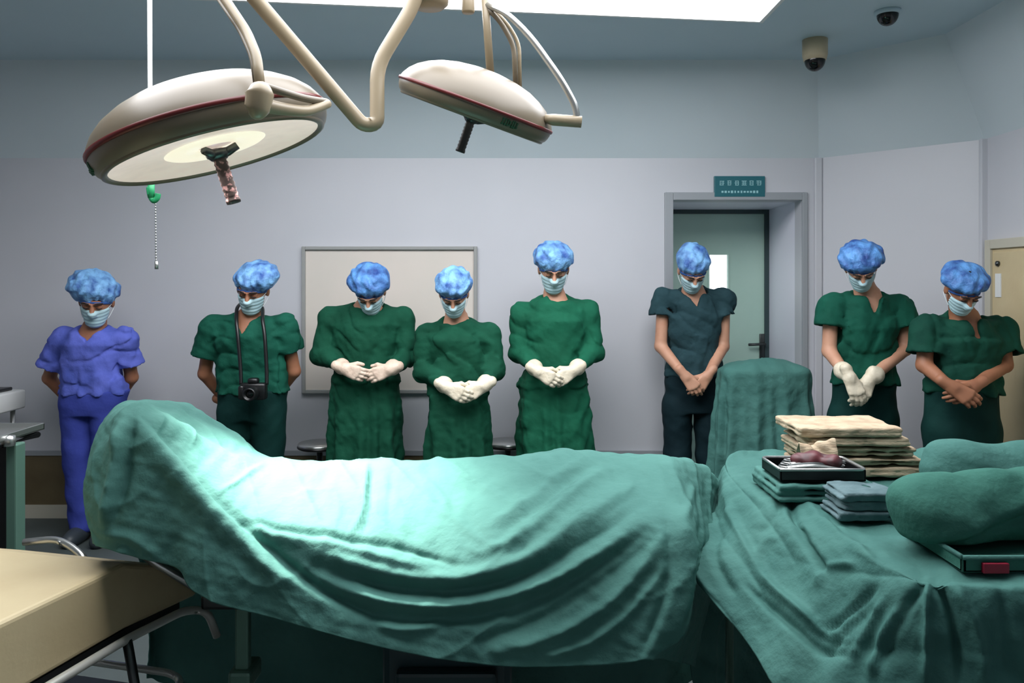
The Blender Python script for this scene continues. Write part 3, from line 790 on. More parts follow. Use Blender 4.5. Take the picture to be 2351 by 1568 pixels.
    # ---- shoes
    for i in (0, 1):
        f = Field(ank[i]+[-.1, -.24, -.1], ank[i]+[.1, .12, .06], .006)
        f.capsule(ank[i]+[0, .025, -.045], ank[i]+[0, -.14, -.055], .044, .042, 0.0)
        f.ellip(ank[i]+[0, -.06, -.04], (.046, .1, .045), None, .02)
        g = f.grid((slice(None),)*3); f.d = np.maximum(f.d, (.001-g[2]).astype(np.float32))
        obj('shoe', f.mesh(), sp.get('shoe_m', 'shoe'), root)
    return root, top_o

SP = []
# (shoulder, elbow, wrist) are photo positions with a depth offset from the person's own plane
SP.append(dict(Y=4.62, cx=214, seed=1, hx=221, top=613, bot=750, pitch=24, yaw=16, roll=3, neck=(216, 752), capw=1.06, capt=(-0.25, 0.1),
    armL=((142, 775, 0), (113, 868, .07), (168, 930, .17)), armR=((288, 775, 0), (302, 866, .08), (262, 930, .17)), hands=(215, 950, .19), behind=True,
    rings=[(904, 216, 80, .13, 0), (850, 216, 71, .12, 0), (790, 216, 74, .125, -.01), (757, 216, 62, .09, -.01), (742, 216, 34, .065, 0)],
    vneck=(222, 782, 34), top_kind='scrub', top_m='blue', leg_m='bluet', skin='skind', feet=(182, 246), slv=.66, slr=.088, hdy=-.06, thigh=.10,
    label='person in periwinkle blue scrubs with hands behind the back'))
SP.append(dict(Y=4.45, cx=578, seed=2, hx=580, top=596, bot=722, pitch=26, yaw=2, roll=5, neck=(574, 722), capw=1.0, capt=(0.25, 0.1),
    armL=((487, 750, 0), (470, 858, .06), (520, 922, .18)), armR=((655, 745, 0), (675, 852, .06), (625, 922, .18)), hands=(575, 940, .2), behind=True,
    rings=[(900, 582, 86, .135, 0), (850, 578, 82, .125, 0), (770, 574, 80, .13, -.01), (730, 572, 66, .09, -.01), (712, 572, 36, .068, 0)],
    vneck=(572, 768, 30), top_kind='scrub', top_m='scrub', leg_m='trou', skin='skind', feet=(545, 622), slv=.58, slr=.088, hdy=-.06, thigh=.105,
    label='person in green scrubs with a camera hanging round the neck'))
SP.append(dict(Y=4.64, cx=840, seed=3, hx=850, top=601, bot=722, pitch=44, neck=(843, 694), capw=1.02, capm='cap2',
    armL=((757, 728, 0), (737, 815, -.03), (792, 845, -.20)), armR=((925, 730, 0), (934, 818, -.03), (896, 848, -.20)), hands=(848, 862, -.23),
    rings=[(868, 840, 76, .135, 0), (815, 842, 82, .135, -.01), (745, 844, 88, .13, -.02), (706, 844, 72, .095, -.02), (686, 845, 38, .068, -.01)],
    top_kind='gown', top_m='gown2', leg_m='trou', gloves='glovep', skirt=81, feet=(812, 868), hdy=-.13, shr=.07, cuff=.03,
    label='person in long green gown bowed deeply, gloved hands clasped high at the waist'))
SP.append(dict(Y=4.42, cx=1054, seed=4, hx=1042, top=609, bot=728, pitch=38, neck=(1048, 726), capw=.9, 
    armL=((978, 765, 0), (973, 850, -.03), (1027, 888, -.20)), armR=((1122, 765, 0), (1136, 848, -.03), (1110, 886, -.20)), hands=(1068, 905, -.23),
    rings=[(900, 1054, 66, .13, 0), (840, 1052, 72, .13, -.01), (780, 1050, 76, .125, -.02), (740, 1050, 62, .09, -.02), (720, 1049, 34, .066, -.01)],
    top_kind='gown', top_m='gown2', leg_m='trou', gloves='glove', skirt=74, feet=(1030, 1080), hdy=-.12, shr=.064, cuff=.03,
    label='shorter person in long dark green gown with cream gloved hands held low'))
SP.append(dict(Y=4.58, cx=1273, seed=5, hx=1271, top=550, bot=674, pitch=28, neck=(1273, 676), capw=.95,
    armL=((1194, 715, 0), (1192, 808, -.02), (1235, 852, -.20)), armR=((1352, 715, 0), (1362, 808, -.02), (1318, 850, -.20)), hands=(1278, 872, -.23),
    rings=[(880, 1273, 76, .135, 0), (815, 1273, 76, .13, -.01), (735, 1273, 80, .13, -.02), (692, 1273, 66, .095, -.02), (672, 1273, 36, .068, -.01)],
    top_kind='gown', top_m='gown', leg_m='trou', gloves='glove', skirt=84, feet=(1244, 1304), hdy=-.07, shr=.068, cuff=.04,
    label='tall person in bright green gown with cream gloves, beside the wall board'))
SP.append(dict(Y=4.85, cx=1591, seed=6, hx=1590, top=558, bot=672, pitch=42, neck=(1591, 660), capw=.84, capt=(0, .1),
    armL=((1523, 684, 0), (1517, 795, -.02), (1571, 862, -.19)), armR=((1662, 684, 0), (1660, 795, -.02), (1625, 862, -.19)), hands=(1598, 892, -.21),
    rings=[(862, 1591, 66, .13, 0), (800, 1591, 62, .12, 0), (730, 1591, 66, .125, -.01), (676, 1591, 58, .09, -.02), (656, 1591, 34, .066, -.01)],
    vneck=(1591, 704, 24), top_kind='scrub', top_m='scrubb', leg_m='troub', feet=(1554, 1632), slv=.36, slr=.078, hdy=-.11, thigh=.092, crotch=.74,
    label='person in slate blue-green short sleeved scrubs before the door, bare hands clasped'))
SP.append(dict(Y=4.2, cx=1982, seed=7, hx=1977, top=549, bot=668, pitch=42, yaw=-18, roll=-3, neck=(1990, 664), capw=1.06, capm='cap2',
    armL=((1908, 700, 0), (1904, 806, -.02), (1946, 866, -.19)), armR=((2068, 705, 0), (2078, 800, -.02), (1996, 872, -.19)), hands=(1972, 920, -.22),
    rings=[(880, 1984, 72, .13, 0), (820, 1982, 68, .12, 0), (750, 1986, 76, .125, -.01), (690, 1988, 66, .09, -.02), (664, 1990, 36, .066, -.01)],
    vneck=(1990, 712, 28), top_kind='scrub', top_m='scrub', leg_m='trou', gloves='glove', feet=(1950, 2016), slv=.46, slr=.086, hdy=-.1, cuff=.05,
    label='tall person in green short sleeved scrubs with long cream gloves, beside draped cart'))
SP.append(dict(Y=3.88, cx=2208, seed=8, hx=2211, top=611, bot=722, pitch=42, yaw=-3, neck=(2212, 716), capw=1.0, capm='cap2',
    armL=((2128, 752, 0), (2122, 838, -.03), (2178, 886, -.20)), armR=((2300, 752, 0), (2306, 838, -.03), (2238, 886, -.20)), hands=(2207, 900, -.22),
    rings=[(900, 2208, 84, .135, 0), (845, 2208, 80, .13, 0), (780, 2212, 84, .13, -.01), (738, 2212, 68, .095, -.02), (714, 2212, 36, .068, -.01)],
    vneck=(2212, 762, 26), top_kind='scrub', top_m='scrubd', leg_m='trou', skin='skind', feet=(2172, 2246), slv=.72, slr=.09, hdy=-.12, shr=.068,
    label='person in deep green scrubs with bare clasped hands, before the cream cabinet'))
PEOPLE = [person(sp) for sp in SP]

# ---- photographer's camera, hanging in front of the second person
YC = 4.45-.20
cc = P(583, 898, YC)
cm = empty('photo_camera', cc+[0, 0, -.05], 'black photo camera hanging from neck strap against green scrubs', 'photo camera')
obj('body', box(cc[0]-.068, cc[0]+.068, YC-.03, YC+.03, cc[2]-.045, cc[2]+.045, .012), 'black', cm)
obj('prism_hump', box(cc[0]-.028, cc[0]+.028, YC-.03, YC+.02, cc[2]+.04, cc[2]+.072, .012), 'black', cm)
obj('grip', box(cc[0]-.07, cc[0]-.04, YC-.05, YC-.02, cc[2]-.04, cc[2]+.035, .01), 'black', cm)
ln = obj('lens', lathe([(0.03, 0), (.036, .02), (.036, .075), (.033, .085), (.026, .085), (.024, .07), (0, .066)], 28, cc+[.008, -.028, -.004], Matrix.Rotation(math.pi/2, 3, 'X')), 'black', cm)
obj('front_glass', lathe([(.025, 0), (.015, .005), (0, .007)], 24, cc+[.008, -.095, -.004], Matrix.Rotation(math.pi/2, 3, 'X')), 'domeb', ln)
for sx, pth in ((-1, [cc+[-.068, 0, .035], P(552, 840, YC+.015), P(546, 770, 4.45-.165), P(543, 735, 4.45-.13), P(545, 706, 4.45-.04), P(560, 694, 4.45+.06)]),
                (1, [cc+[.068, 0, .035], P(612, 845, YC+.015), P(608, 775, 4.45-.165), P(603, 735, 4.45-.13), P(602, 706, 4.45-.04), P(585, 694, 4.45+.06)])):
    sp_ = smooth_path(pth, 6); V, Fs = tube(sp_, .010, 8)
    obj('strap', (V, Fs), 'black', cm)

# ------------------------------------------------------------------ CLOTH SHEETS
def cr(ctrl, n):                       # Catmull-Rom resample along axis 0 with uniform parameter
    ctrl = np.asarray(ctrl, float); m = len(ctrl); t = np.linspace(0, m-1, n); i = np.minimum(t.astype(int), m-2); u = (t-i)
    u = u.reshape((-1,)+(1,)*(ctrl.ndim-1))
    g = lambda j: ctrl[np.clip(j, 0, m-1)]
    a, b, c, d = g(i-1), g(i), g(i+1), g(i+2)
    a = np.where((i == 0).reshape(u.shape), 2*b-c, a); d = np.where((i == m-2).reshape(u.shape), 2*c-b, d)
    return 0.5*((2*b)+(-a+c)*u+(2*a-5*b+4*c-d)*u*u+(-a+3*b-3*c+d)*u**3)

def sheet(net, nu, nv):
    S = cr(net, nu); S = np.swapaxes(cr(np.swapaxes(S, 0, 1), nv), 0, 1)
    return S                           # (nu, nv, 3)

def normals(S, flip=False):
    du = np.gradient(S, axis=0); dv = np.gradient(S, axis=1); n = np.cross(du, dv)
    n /= np.linalg.norm(n, axis=2)[..., None]+1e-9
    return -n if flip else n

def proj(S): return CX+F*S[..., 0]/S[..., 1], HZ-F*(S[..., 2]-CAMZ)/S[..., 1]

def fold_disp(S, folds):               # design-time fold lines -> height along the cloth normal
    x, y = proj(S); D = np.zeros(x.shape)
    for pts, wd, amp in folds:
        p = smooth_path([(a, b) for a, b in pts], 5); L = np.concatenate([[0], np.cumsum(np.linalg.norm(np.diff(p, axis=0), axis=1))]); L /= L[-1]
        best = np.full(x.shape, 1e9); side = np.zeros(x.shape); tt = np.zeros(x.shape)
        for i in range(len(p)-1):
            a, b = p[i], p[i+1]; ab = b-a; l2 = ab @ ab+1e-9
            t = np.clip(((x-a[0])*ab[0]+(y-a[1])*ab[1])/l2, 0, 1)
            d = np.hypot(x-a[0]-t*ab[0], y-a[1]-t*ab[1]); m = d < best
            best = np.where(m, d, best); tt = np.where(m, L[i]+(L[i+1]-L[i])*t, tt)
        tap = np.clip(np.minimum(tt, 1-tt)/.18, 0.0, 1)*0.85+0.15
        D += amp*np.exp(-(best/wd)**2)*tap
    return D

def grid_faces(nu, nv):
    i = np.arange(nu-1)[:, None]*nv+np.arange(nv-1)[None, :]
    return np.stack([i, i+1, i+nv+1, i+nv], -1).reshape(-1, 4)

def cloth_noise(S, amp, f, seed):
    r = wrinkle(amp, f, seed)(S[..., 0], S[..., 1], S[..., 2]); return r

def cloth_obj(name, S, m, parent=None, thick=.004, **kw):
    nu, nv, _ = S.shape
    o = obj(name, (S.reshape(-1, 3), grid_faces(nu, nv)), m, parent, True, **kw)
    md = o.modifiers.new('thickness', 'SOLIDIFY'); md.thickness = thick; md.offset = -1
    return o

# ---------------- the draped operating table
rowsY = None
C = []
def colm(r2, r3, r4, r5, r6, d=(2.32, 2.12, 1.92, 1.85, 1.82)):
    top = P(r2[0], r2[1], d[0])
    back = top+np.array([0.0, .15, -.085]); bh = np.array([top[0], top[1]+.25, .16]); bm2 = np.array([top[0], top[1]+.24, .60])
    return [bh, bm2, back, top]+[P(a, b, y) for (a, b), y in zip((r3, r4, r5, r6), d[1:])]
D0 = (2.42, 2.22, 1.99, 1.93, 1.91)
C.append([np.array([-1.2, 2.62, .2]), np.array([-1.2, 2.62, .5]), P(262, 1150, 2.58), P(268, 1090, 2.5), P(248, 1120, 2.3), P(236, 1180, 2.12), P(228, 1220, 2.05), P(224, 1250, 2.02)])
C.append([np.array([-1.2, 2.66, .18]), np.array([-1.2, 2.66, .6]), P(272, 1040, 2.58), P(262, 975, 2.46), P(226, 1005, 2.24), P(200, 1085, 2.06), P(196, 1160, 2.0), P(210, 1248, 1.97)])
C.append(colm((285, 932), (252, 950), (232, 1010), (228, 1130), (250, 1262), D0))
C.append(colm((330, 921), (322, 927), (314, 945), (310, 1110), (316, 1280), D0))
C.append(colm((408, 924), (398, 950), (380, 1004), (392, 1160), (404, 1305), D0))
C.append(colm((470, 962), (455, 1010), (442, 1078), (440, 1230), (436, 1352), (2.4, 2.2, 1.97, 1.9, 1.875)))
C.append(colm((535, 1005), (520, 1060), (508, 1148), (508, 1280), (508, 1388), (2.38, 2.17, 1.95, 1.88, 1.86)))
C.append(colm((600, 1047), (588, 1100), (575, 1200), (580, 1310), (590, 1409), (2.35, 2.14, 1.935, 1.87, 1.845)))
C.append(colm((700, 1057), (694, 1120), (690, 1228), (694, 1340), (700, 1440)))
C.append(colm((850, 1060), (848, 1135), (845, 1258), (848, 1385), (850, 1480)))
C.append(colm((1000, 1055), (1000, 1135), (1000, 1266), (1000, 1410), (1000, 1511)))
C.append(colm((1150, 1050), (1152, 1128), (1152, 1250), (1150, 1410), (1150, 1529)))
C.append(colm((1300, 1037), (1306, 1110), (1310, 1225), (1300, 1395), (1300, 1530)))
C.append(colm((1430, 1041), (1440, 1112), (1450, 1210), (1446, 1380), (1425, 1524)))
C.append(colm((1545, 1050), (1556, 1125), (1568, 1220), (1560, 1370), (1500, 1512)))
C.append(colm((1615, 1070), (1626, 1150), (1634, 1250), (1618, 1380), (1560, 1520), (2.42, 2.30, 2.14, 2.06, 2.0)))
C.append(colm((1650, 1105), (1645, 1190), (1640, 1290), (1625, 1400), (1595, 1530), (2.48, 2.42, 2.34, 2.28, 2.22)))
S = sheet(np.array(C), 430, 270)
N = normals(S); 
if N[200, 110, 1] > 0: N = -N
fl = [
    ([(316, 940), (390, 1015), (480, 1118), (570, 1215), (660, 1296), (760, 1365), (900, 1432)], 13, .026),
    ([(330, 985), (420, 1095), (520, 1205), (620, 1300), (720, 1372)], 26, -.022),
    ([(345, 950), (440, 1010), (530, 1060), (590, 1075)], 16, -.020),
    ([(360, 935), (450, 985), (560, 1040)], 12, .008),
    ([(284, 960), (268, 1060), (250, 1170), (236, 1215)], 13, -.034),
    ([(306, 955), (296, 1060), (275, 1160), (240, 1220)], 10, .014),
    ([(250, 965), (225, 1050), (218, 1140)], 12, .012),
    ([(230, 1225), (300, 1235), (370, 1280)], 12, -.010),
    ([(500, 1130), (560, 1098), (610, 1062)], 6, -.008),
    ([(555, 1196), (640, 1212), (720, 1222), (800, 1238), (900, 1254), (1000, 1282), (1050, 1302)], 8, .014),
    ([(560, 1212), (640, 1236), (720, 1250), (800, 1266), (900, 1288), (1000, 1310)], 13, -.018),
    ([(640, 1240), (780, 1288), (940, 1326), (1090, 1322), (1220, 1276), (1310, 1212), (1390, 1150), (1450, 1105)], 17, -.022),
    ([(700, 1290), (840, 1335), (980, 1356), (1120, 1346), (1240, 1305), (1350, 1240), (1440, 1180), (1500, 1135)], 14, .016),
    ([(740, 1335), (860, 1375), (1000, 1392), (1140, 1374), (1270, 1330), (1390, 1262), (1470, 1205)], 15, -.022),
    ([(800, 1400), (920, 1420), (1060, 1420), (1200, 1390), (1330, 1325), (1440, 1255), (1520, 1190)], 16, .013),
    ([(860, 1430), (930, 1444), (1020, 1430)], 12, -.014),
    ([(1120, 1498), (1260, 1462), (1380, 1396), (1460, 1320), (1530, 1230)], 16, -.018),
    ([(1060, 1480), (1200, 1440), (1340, 1360), (1440, 1290), (1520, 1210)], 13, .010),
    ([(1240, 1512), (1360, 1470), (1460, 1390), (1540, 1290)], 12, -.012),
    ([(1340, 1052), (1270, 1098), (1200, 1160), (1120, 1210)], 10, -.010),
    ([(1400, 1075), (1330, 1120), (1260, 1180), (1180, 1240), (1100, 1270)], 12, -.014),
    ([(1370, 1062), (1300, 1108), (1230, 1168), (1150, 1225)], 10, .010),
    ([(842, 1062), (836, 1120), (828, 1180), (800, 1232)], 6, -.012),
    ([(858, 1062), (854, 1120), (850, 1180), (830, 1230)], 8, .010),
    ([(900, 1080), (896, 1140), (890, 1200)], 8, .005),
    ([(960, 1090), (1010, 1130), (1030, 1180)], 9, -.005),
    ([(1470, 1110), (1400, 1160), (1330, 1220)], 10, -.008),
    ([(1560, 1160), (1575, 1280), (1560, 1400), (1520, 1500)], 16, -.026),
    ([(1530, 1180), (1540, 1290), (1510, 1420), (1470, 1510)], 14, .014),
    ([(1605, 1180), (1612, 1300), (1600, 1420)], 12, .016),
    ([(1480, 1520), (1530, 1400), (1560, 1300)], 10, -.010),
    ([(1590, 1110), (1580, 1160), (1560, 1200)], 9, -.008),
]
D = 0.9*fold_disp(S, fl)-ridges(.006, 15, 3)(S[..., 0], S[..., 1], S[..., 2])+cloth_noise(S, .0035, 22, 5)+cloth_noise(S, .0022, 80, 6)
S = S+N*D[..., None]
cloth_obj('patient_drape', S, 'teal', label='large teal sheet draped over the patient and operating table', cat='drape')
# operating table beneath
ot = empty('operating_table', (-.25, 2.25, 0), 'dark operating table with teal pedestal under the patient drape', 'operating table')
obj('mattress', box(-.78, .36, 2.06, 2.46, .70, .76, .02), 'matt', ot)
obj('table_top', box(-.80, .38, 2.04, 2.48, .66, .70, .01), 'dsteel', ot, False)
obj('pedestal', join(box(-.34, .0, 2.08, 2.44, .10, .66, .02), box(-.30, -.04, 2.04, 2.08, .2, .5, .01)), 'tabteal', ot, False)
obj('base_plate', box(-.85, .30, 2.02, 2.52, .02, .10, .02), 'dsteel', ot, False)
# side support leg at the head end
q0 = P(560, 1430, 2.1); q1 = P(558, 1545, 2.1)
obj('support_leg', join(box(q0[0]-.018, q0[0]+.018, 2.08, 2.11, q1[2], .67, .006), box(q0[0]-.03, q0[0]+.03, 2.06, 2.16, q1[2]-.03, q1[2]+.02, .01)), 'greenst', ot, False)
for sx in (-.8, .25):
    obj('castor', lathe([(0, -.02), (.05, -.02), (.055, -.01), (.055, .01), (.05, .02), (0, .02)], 20, (sx, 2.1, .056), Matrix.Rotation(math.pi/2, 3, 'Y')), 'black', ot)
obj('anaesthesia_bar', join(tube(corner_path([(-.78, 2.08, .68), (-.98, 2.08, .80), (-1.0, 2.08, 1.06), (-1.0, 2.40, 1.10), (-.98, 2.40, .80), (-.78, 2.40, .68)], .05), .012)), 'steel', ot)

# ---------------- instrument table with its drape
E = [(1.62, 2.66), (1.25, 2.68), (.86, 2.66), (.70, 2.56), (.645, 2.40), (.635, 2.22), (.655, 2.02), (.69, 1.82), (.735, 1.64), (.785, 1.52), (.90, 1.475), (1.10, 1.47), (1.40, 1.48), (1.75, 1.50)]
ctr = np.array([1.22, 2.06]); TZ = .935
#        offset outwards (mid, hem) and hem height for every column
HEM = [(.05, .06, .05), (.05, .06, .05), (.05, .07, .05), (.05, .08, .06), (.08, .16, .58), (.09, .19, .735), (.10, .215, .775), (.09, .185, .70), (.09, .20, .60), (.06, .16, .45), (.04, .09, .42), (.03, .06, .42), (.03, .05, .42), (.03, .05, .42)]
C = []
for (x, y), (om, oh, hz) in zip(E, HEM):
    e = np.array([x, y]); o_ = unit(e-ctr)
    if len(C) >= 10: o_ = np.array([0.0, -1.0])
    r = []
    r.append(np.append(ctr+(e-ctr)*.12, TZ)); r.append(np.append(ctr+(e-ctr)*.6, TZ)); r.append(np.append(ctr+(e-ctr)*.93, TZ+.002))
    r.append(np.append(e+o_*.012, TZ-.02)); r.append(np.append(e+o_*om*.7, TZ-.02-(TZ-hz)*.35))
    r.append(np.append(e+o_*(om+oh)/2, TZ-(TZ-hz)*.72)); r.append(np.append(e+o_*oh, hz))
    C.append(r)
S = sheet(np.array(C), 330, 170); N = normals(S)
if N[165, 5, 2] < 0: N = -N
fl = [
    ([(1660, 1100), (1690, 1210), (1760, 1330), (1860, 1420), (1960, 1480)], 12, .012),
    ([(1815, 1130), (1822, 1180), (1850, 1250), (1900, 1320)], 10, -.020),
    ([(1795, 1130), (1780, 1180), (1740, 1230)], 9, -.010),
    ([(1840, 1140), (1880, 1190), (1950, 1240), (2010, 1290)], 11, .012),
    ([(1700, 1330), (1780, 1400), (1870, 1480), (1960, 1510)], 9, -.016),
    ([(1730, 1310), (1820, 1390), (1900, 1460)], 10, .010),
    ([(1990, 1390), (1950, 1450), (1880, 1500)], 9, -.012),
    ([(2030, 1370), (1990, 1450), (1950, 1520)], 10, .014),
    ([(2010, 1340), (1960, 1400), (1900, 1440), (1870, 1420)], 8, -.014),
    ([(1740, 1290), (1750, 1250), (1790, 1230)], 8, .006),
    ([(2080, 1380), (2030, 1470), (1990, 1568)], 14, .020),
    ([(2120, 1330), (2060, 1430), (2020, 1530)], 12, -.016),
    ([(2128, 1320), (2128, 1420), (2125, 1568)], 9, .022),
    ([(2150, 1330), (2190, 1430), (2210, 1568)], 10, -.026),
    ([(2180, 1330), (2240, 1440), (2260, 1568)], 14, .016),
    ([(2300, 1340), (2310, 1450), (2320, 1568)], 16, -.012),
    ([(1610, 1200), (1590, 1290), (1640, 1380)], 9, .010),
    ([(1650, 1200), (1640, 1280), (1680, 1360)], 12, -.012),
    ([(1900, 1180), (1940, 1230), (1990, 1250)], 7, -.008),
    ([(1880, 1350), (1900, 1300), (1960, 1290)], 8, .008),
]
D = fold_disp(S, fl)-ridges(.007, 15, 8)(S[..., 0], S[..., 1], S[..., 2])+cloth_noise(S, .006, 22, 15)+cloth_noise(S, .0025, 60, 16)
side = np.linspace(0, 1, S.shape[1])[None, :]; side = np.clip((side-.45)/.4, 0, 1)
uu = np.linspace(0, 1, S.shape[0])[:, None]
D = D+.010*side*np.sin(uu*95+2*np.sin(uu*31))
S = S+N*D[..., None]
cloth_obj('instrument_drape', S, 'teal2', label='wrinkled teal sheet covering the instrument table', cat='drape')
itb = empty('instrument_table', (1.2, 2.06, 0), 'steel instrument table on thin legs under teal sheet', 'instrument table')
obj('table_top', prism([(.66, 2.5, .885), (1.70, 2.55, .885), (1.72, 1.60, .885), (.82, 1.58, .885)], (0, 0, .028)), 'steel', itb, False)
for x, y in ((.672, 2.46), (.85, 1.66), (1.66, 1.66), (1.66, 2.48)):
    lg = obj('leg', tube([(x, y, .05), (x, y, .89)], .012), 'greenst', itb)
    obj('castor', lathe([(0, -.012), (.025, -.012), (.028, 0), (.025, .012), (0, .012)], 16, (x, y, .028), Matrix.Rotation(math.pi/2, 3, 'Y')), 'black', lg)
# ---------------- folded cloth helper
def folded(x0, x1, y0, y1, z0, h, seed, layers=3, tilt=0.0):
    """a cloth folded into flat layers: rounded slabs one over another, joined at the fold"""
    f = Field((x0-.03, y0-.03, z0-.02), (x1+.03, y1+.03, z0+h+.03), .0045)
    rs = np.random.RandomState(seed); t = h/layers
    for i in range(layers):
        a = rs.uniform(-.008, .008, 4); zc = z0+t*(i+.5)
        c = np.array([(x0+x1)/2+(a[0]+a[1])/2, (y0+y1)/2+(a[2]+a[3])/2, zc]); hx = (x1-x0)/2+(a[1]-a[0])/2; hy = (y1-y0)/2; r = t*.47
        def fn(X, Y_, Z, c=c, hx=hx, hy=hy, r=r):
            qx = np.maximum(np.abs(X-c[0])-(hx-r), 0); qy = np.maximum(np.abs(Y_-c[1])-(hy-r), 0); qz = Z-c[2]
            return np.sqrt(qx**2+qy**2+qz**2)-r
        f.op(fn, (x0-.02, y0-.02, zc-t), (x1+.02, y1+.02, zc+t), .002)
    f.add(wrinkle(.0034, 30, seed)); f.add(wrinkle(.0016, 90, seed+1))
    V, Q_ = f.mesh()
    V[:, 2] += tilt*(V[:, 0]-(x0+x1)/2)
    return V, Q_
zt = TZ+.008
hs = [.027, .022, .026, .021, .026]
z = zt
for i, h in enumerate(hs):
    dx = (-.0, .012, -.008, .006, -.012)[i]
    nm = ['resting on the teal sheet, bottom of the stack', 'second from the bottom of the stack', 'in the middle of the stack', 'second from the top of the stack', 'topmost of the stack'][i]
    obj('folded_towel', folded(.845+dx, 1.20+dx*.5-(.02*i), 2.28, 2.50, z, h, 30+i, 2), 'linen', label='folded beige surgical towel '+nm, cat='towel', group='stack of folded beige towels')
    z += h+.005
# crumpled beige wrap falling over the left end of the stack
wrp = []
for u in np.linspace(0, 1, 12):
    wrp.append([np.array([.80+.10*u, 2.195+.06*v, zt+.062+.05*math.sin(v*3.1)+.012*math.sin(u*6+v*5)-.01*(1-u)]) for v in np.linspace(0, 1, 10)])
S = sheet(np.array(wrp), 60, 50); N = normals(S); S = S+N*(cloth_noise(S, .010, 60, 44))[..., None]
cloth_obj('crumpled_gauze', S, 'linen', label='crumpled beige gauze bunched at the end of the towel stack', cat='gauze')
obj('folded_drape', folded(.675, .93, 2.02, 2.24, zt, .045, 50, 3), 'teal', label='small folded teal drape under the instrument tray', cat='drape')
# instrument tray
tr = empty('instrument_tray', (.80, 2.10, zt+.047), 'dark shallow instrument tray on a folded teal drape', 'tray')
tz = zt+.050
tx0, tx1, ty0, ty1 = .685, .905, 2.035, 2.185
obj('tray', join(box(tx0, tx1, ty0, ty1, tz, tz+.006, .002), box(tx0, tx1, ty0, ty0+.006, tz, tz+.03, .002), box(tx0, tx1, ty1-.006, ty1, tz, tz+.03, .002), box(tx0, tx0+.006, ty0, ty1, tz, tz+.03, .002), box(tx1-.006, tx1, ty0, ty1, tz, tz+.03, .002)), 'black', tr, False)
obj('rim', tube(corner_path([(tx0, ty0, tz+.03), (tx1, ty0, tz+.03), (tx1, ty1, tz+.03), (tx0, ty1, tz+.03), (tx0, ty0, tz+.031)], .02), .004, 8), 'steel', tr)
for i in range(5):                                        # instruments lying in the tray
    y = ty0+.03+.022*i; x = tx0+.03+.012*i
    h1 = tube(smooth_path([(x, y, tz+.026), (x+.07, y+.004, tz+.03), (x+.14, y-.004, tz+.024)], 5), [.004, .005, .003], 8)
    h2_ = tube(smooth_path([(x, y+.012, tz+.026), (x+.07, y+.006, tz+.032), (x+.14, y+.002, tz+.024)], 5), [.004, .005, .003], 8)
    ring = tube([(x-.012+.012*math.cos(a), y+.006+.012*math.sin(a), tz+.027) for a in np.linspace(0, 6.2, 13)], .003, 6)
    obj('haemostat', join(h1, h2_, ring), 'dsteel' if i % 2 else 'steel', label='steel clamp lying in the dark instrument tray', cat='clamp', group='clamps in the tray')
mw = Field((.72, 2.04, tz), (.90, 2.19, tz+.09), .004)
mw.ellip((.80, 2.13, tz+.035), (.055, .03, .022), None); mw.ellip((.84, 2.10, tz+.036), (.03, .025, .018), None, .015); mw.add(wrinkle(.004, 90, 3))
obj('gauze_swab', mw.mesh(), 'maroon', label='dark maroon stained swab lying in the tray', cat='swab')
# grey folded linen
z = zt
for i, h in enumerate((.022, .022, .020)):
    obj('folded_cloth', folded(.765+.006*i, .915-.004*i, 1.86, 1.985, z, h, 60+i, 2), 'greyln', label='grey blue folded cloth '+('bottom' if i == 0 else 'middle' if i == 1 else 'topmost')+' of the small stack before the tray', cat='cloth', group='small stack of grey cloths')
    z += h+.001
# green bundles
def bundle(c, L, r, seed, m, label, yaw=0.0, flat=.82):
    f = Field((c[0]-L-.05, c[1]-r-.1, c[2]-r-.03), (c[0]+L+.05, c[1]+r+.1, c[2]+r+.06), .007)
    dx = np.array([math.cos(yaw), math.sin(yaw), 0])
    a = np.array(c)-dx*(L-r); b = np.array(c)+dx*(L-r)
    f.capsule(a, b, r*.9, r, 0.0); f.capsule(a+[0, .0, r*.25], b+[0, .02, r*.18], r*.78, r*.8, .05)
    f.ellip(a+[.02, -.01, -.01], (r*.9, r*1.0, r*.85), None, .05)
    ph = seed
    def cr_(X, Y_, Z):
        s_ = (X-c[0]); q = Z-c[2]
        return .006*np.sin(34*q+12*s_+2*np.sin(9*s_+ph))+.012*np.exp(-((q-.30*s_-.012)/.010)**2)-.006*np.exp(-((q-.30*s_-.036)/.016)**2)
    f.add(cr_); f.add(wrinkle(.005, 30, seed))
    g = f.grid((slice(None),)*3); f.d = np.maximum(f.d, (c[2]-r*flat-g[2]).astype(np.float32))
    return obj('cloth_bundle', f.mesh(), m, label=label, cat='bundle')
trz = zt
# tray beneath the front bundle
t2 = empty('wrapped_tray', (1.08, 1.62, trz), 'flat dark green tray with red tag under the large bundle', 'tray')
obj('tray', join(box(.865, 1.35, 1.53, 1.76, trz, trz+.008, .003), box(.865, 1.35, 1.53, 1.54, trz, trz+.03, .003), box(.865, 1.35, 1.75, 1.76, trz, trz+.03, .003), box(.865, .875, 1.53, 1.76, trz, trz+.03, .003), box(1.34, 1.35, 1.53, 1.76, trz, trz+.03, .003)), 'bundle', t2, False)
obj('rim', tube(corner_path([(.865, 1.53, trz+.03), (1.35, 1.53, trz+.03), (1.35, 1.76, trz+.03), (.865, 1.76, trz+.03), (.865, 1.53, trz+.031)], .02), .005, 8), 'teal2', t2)
obj('tag', box(.900, .950, 1.520, 1.529, trz+.002, trz+.022, .002), 'redtag', t2, False, label='small red tag')
bundle((1.10, 1.70, trz+.080), .30, .070, 3, 'bundle', 'large rolled green cloth bundle lying on the flat tray', .10)
bundle((1.43, 2.14, trz+.055), .32, .066, 8, 'teal2', 'teal cloth bundle lying behind the large green bundle', -.06)
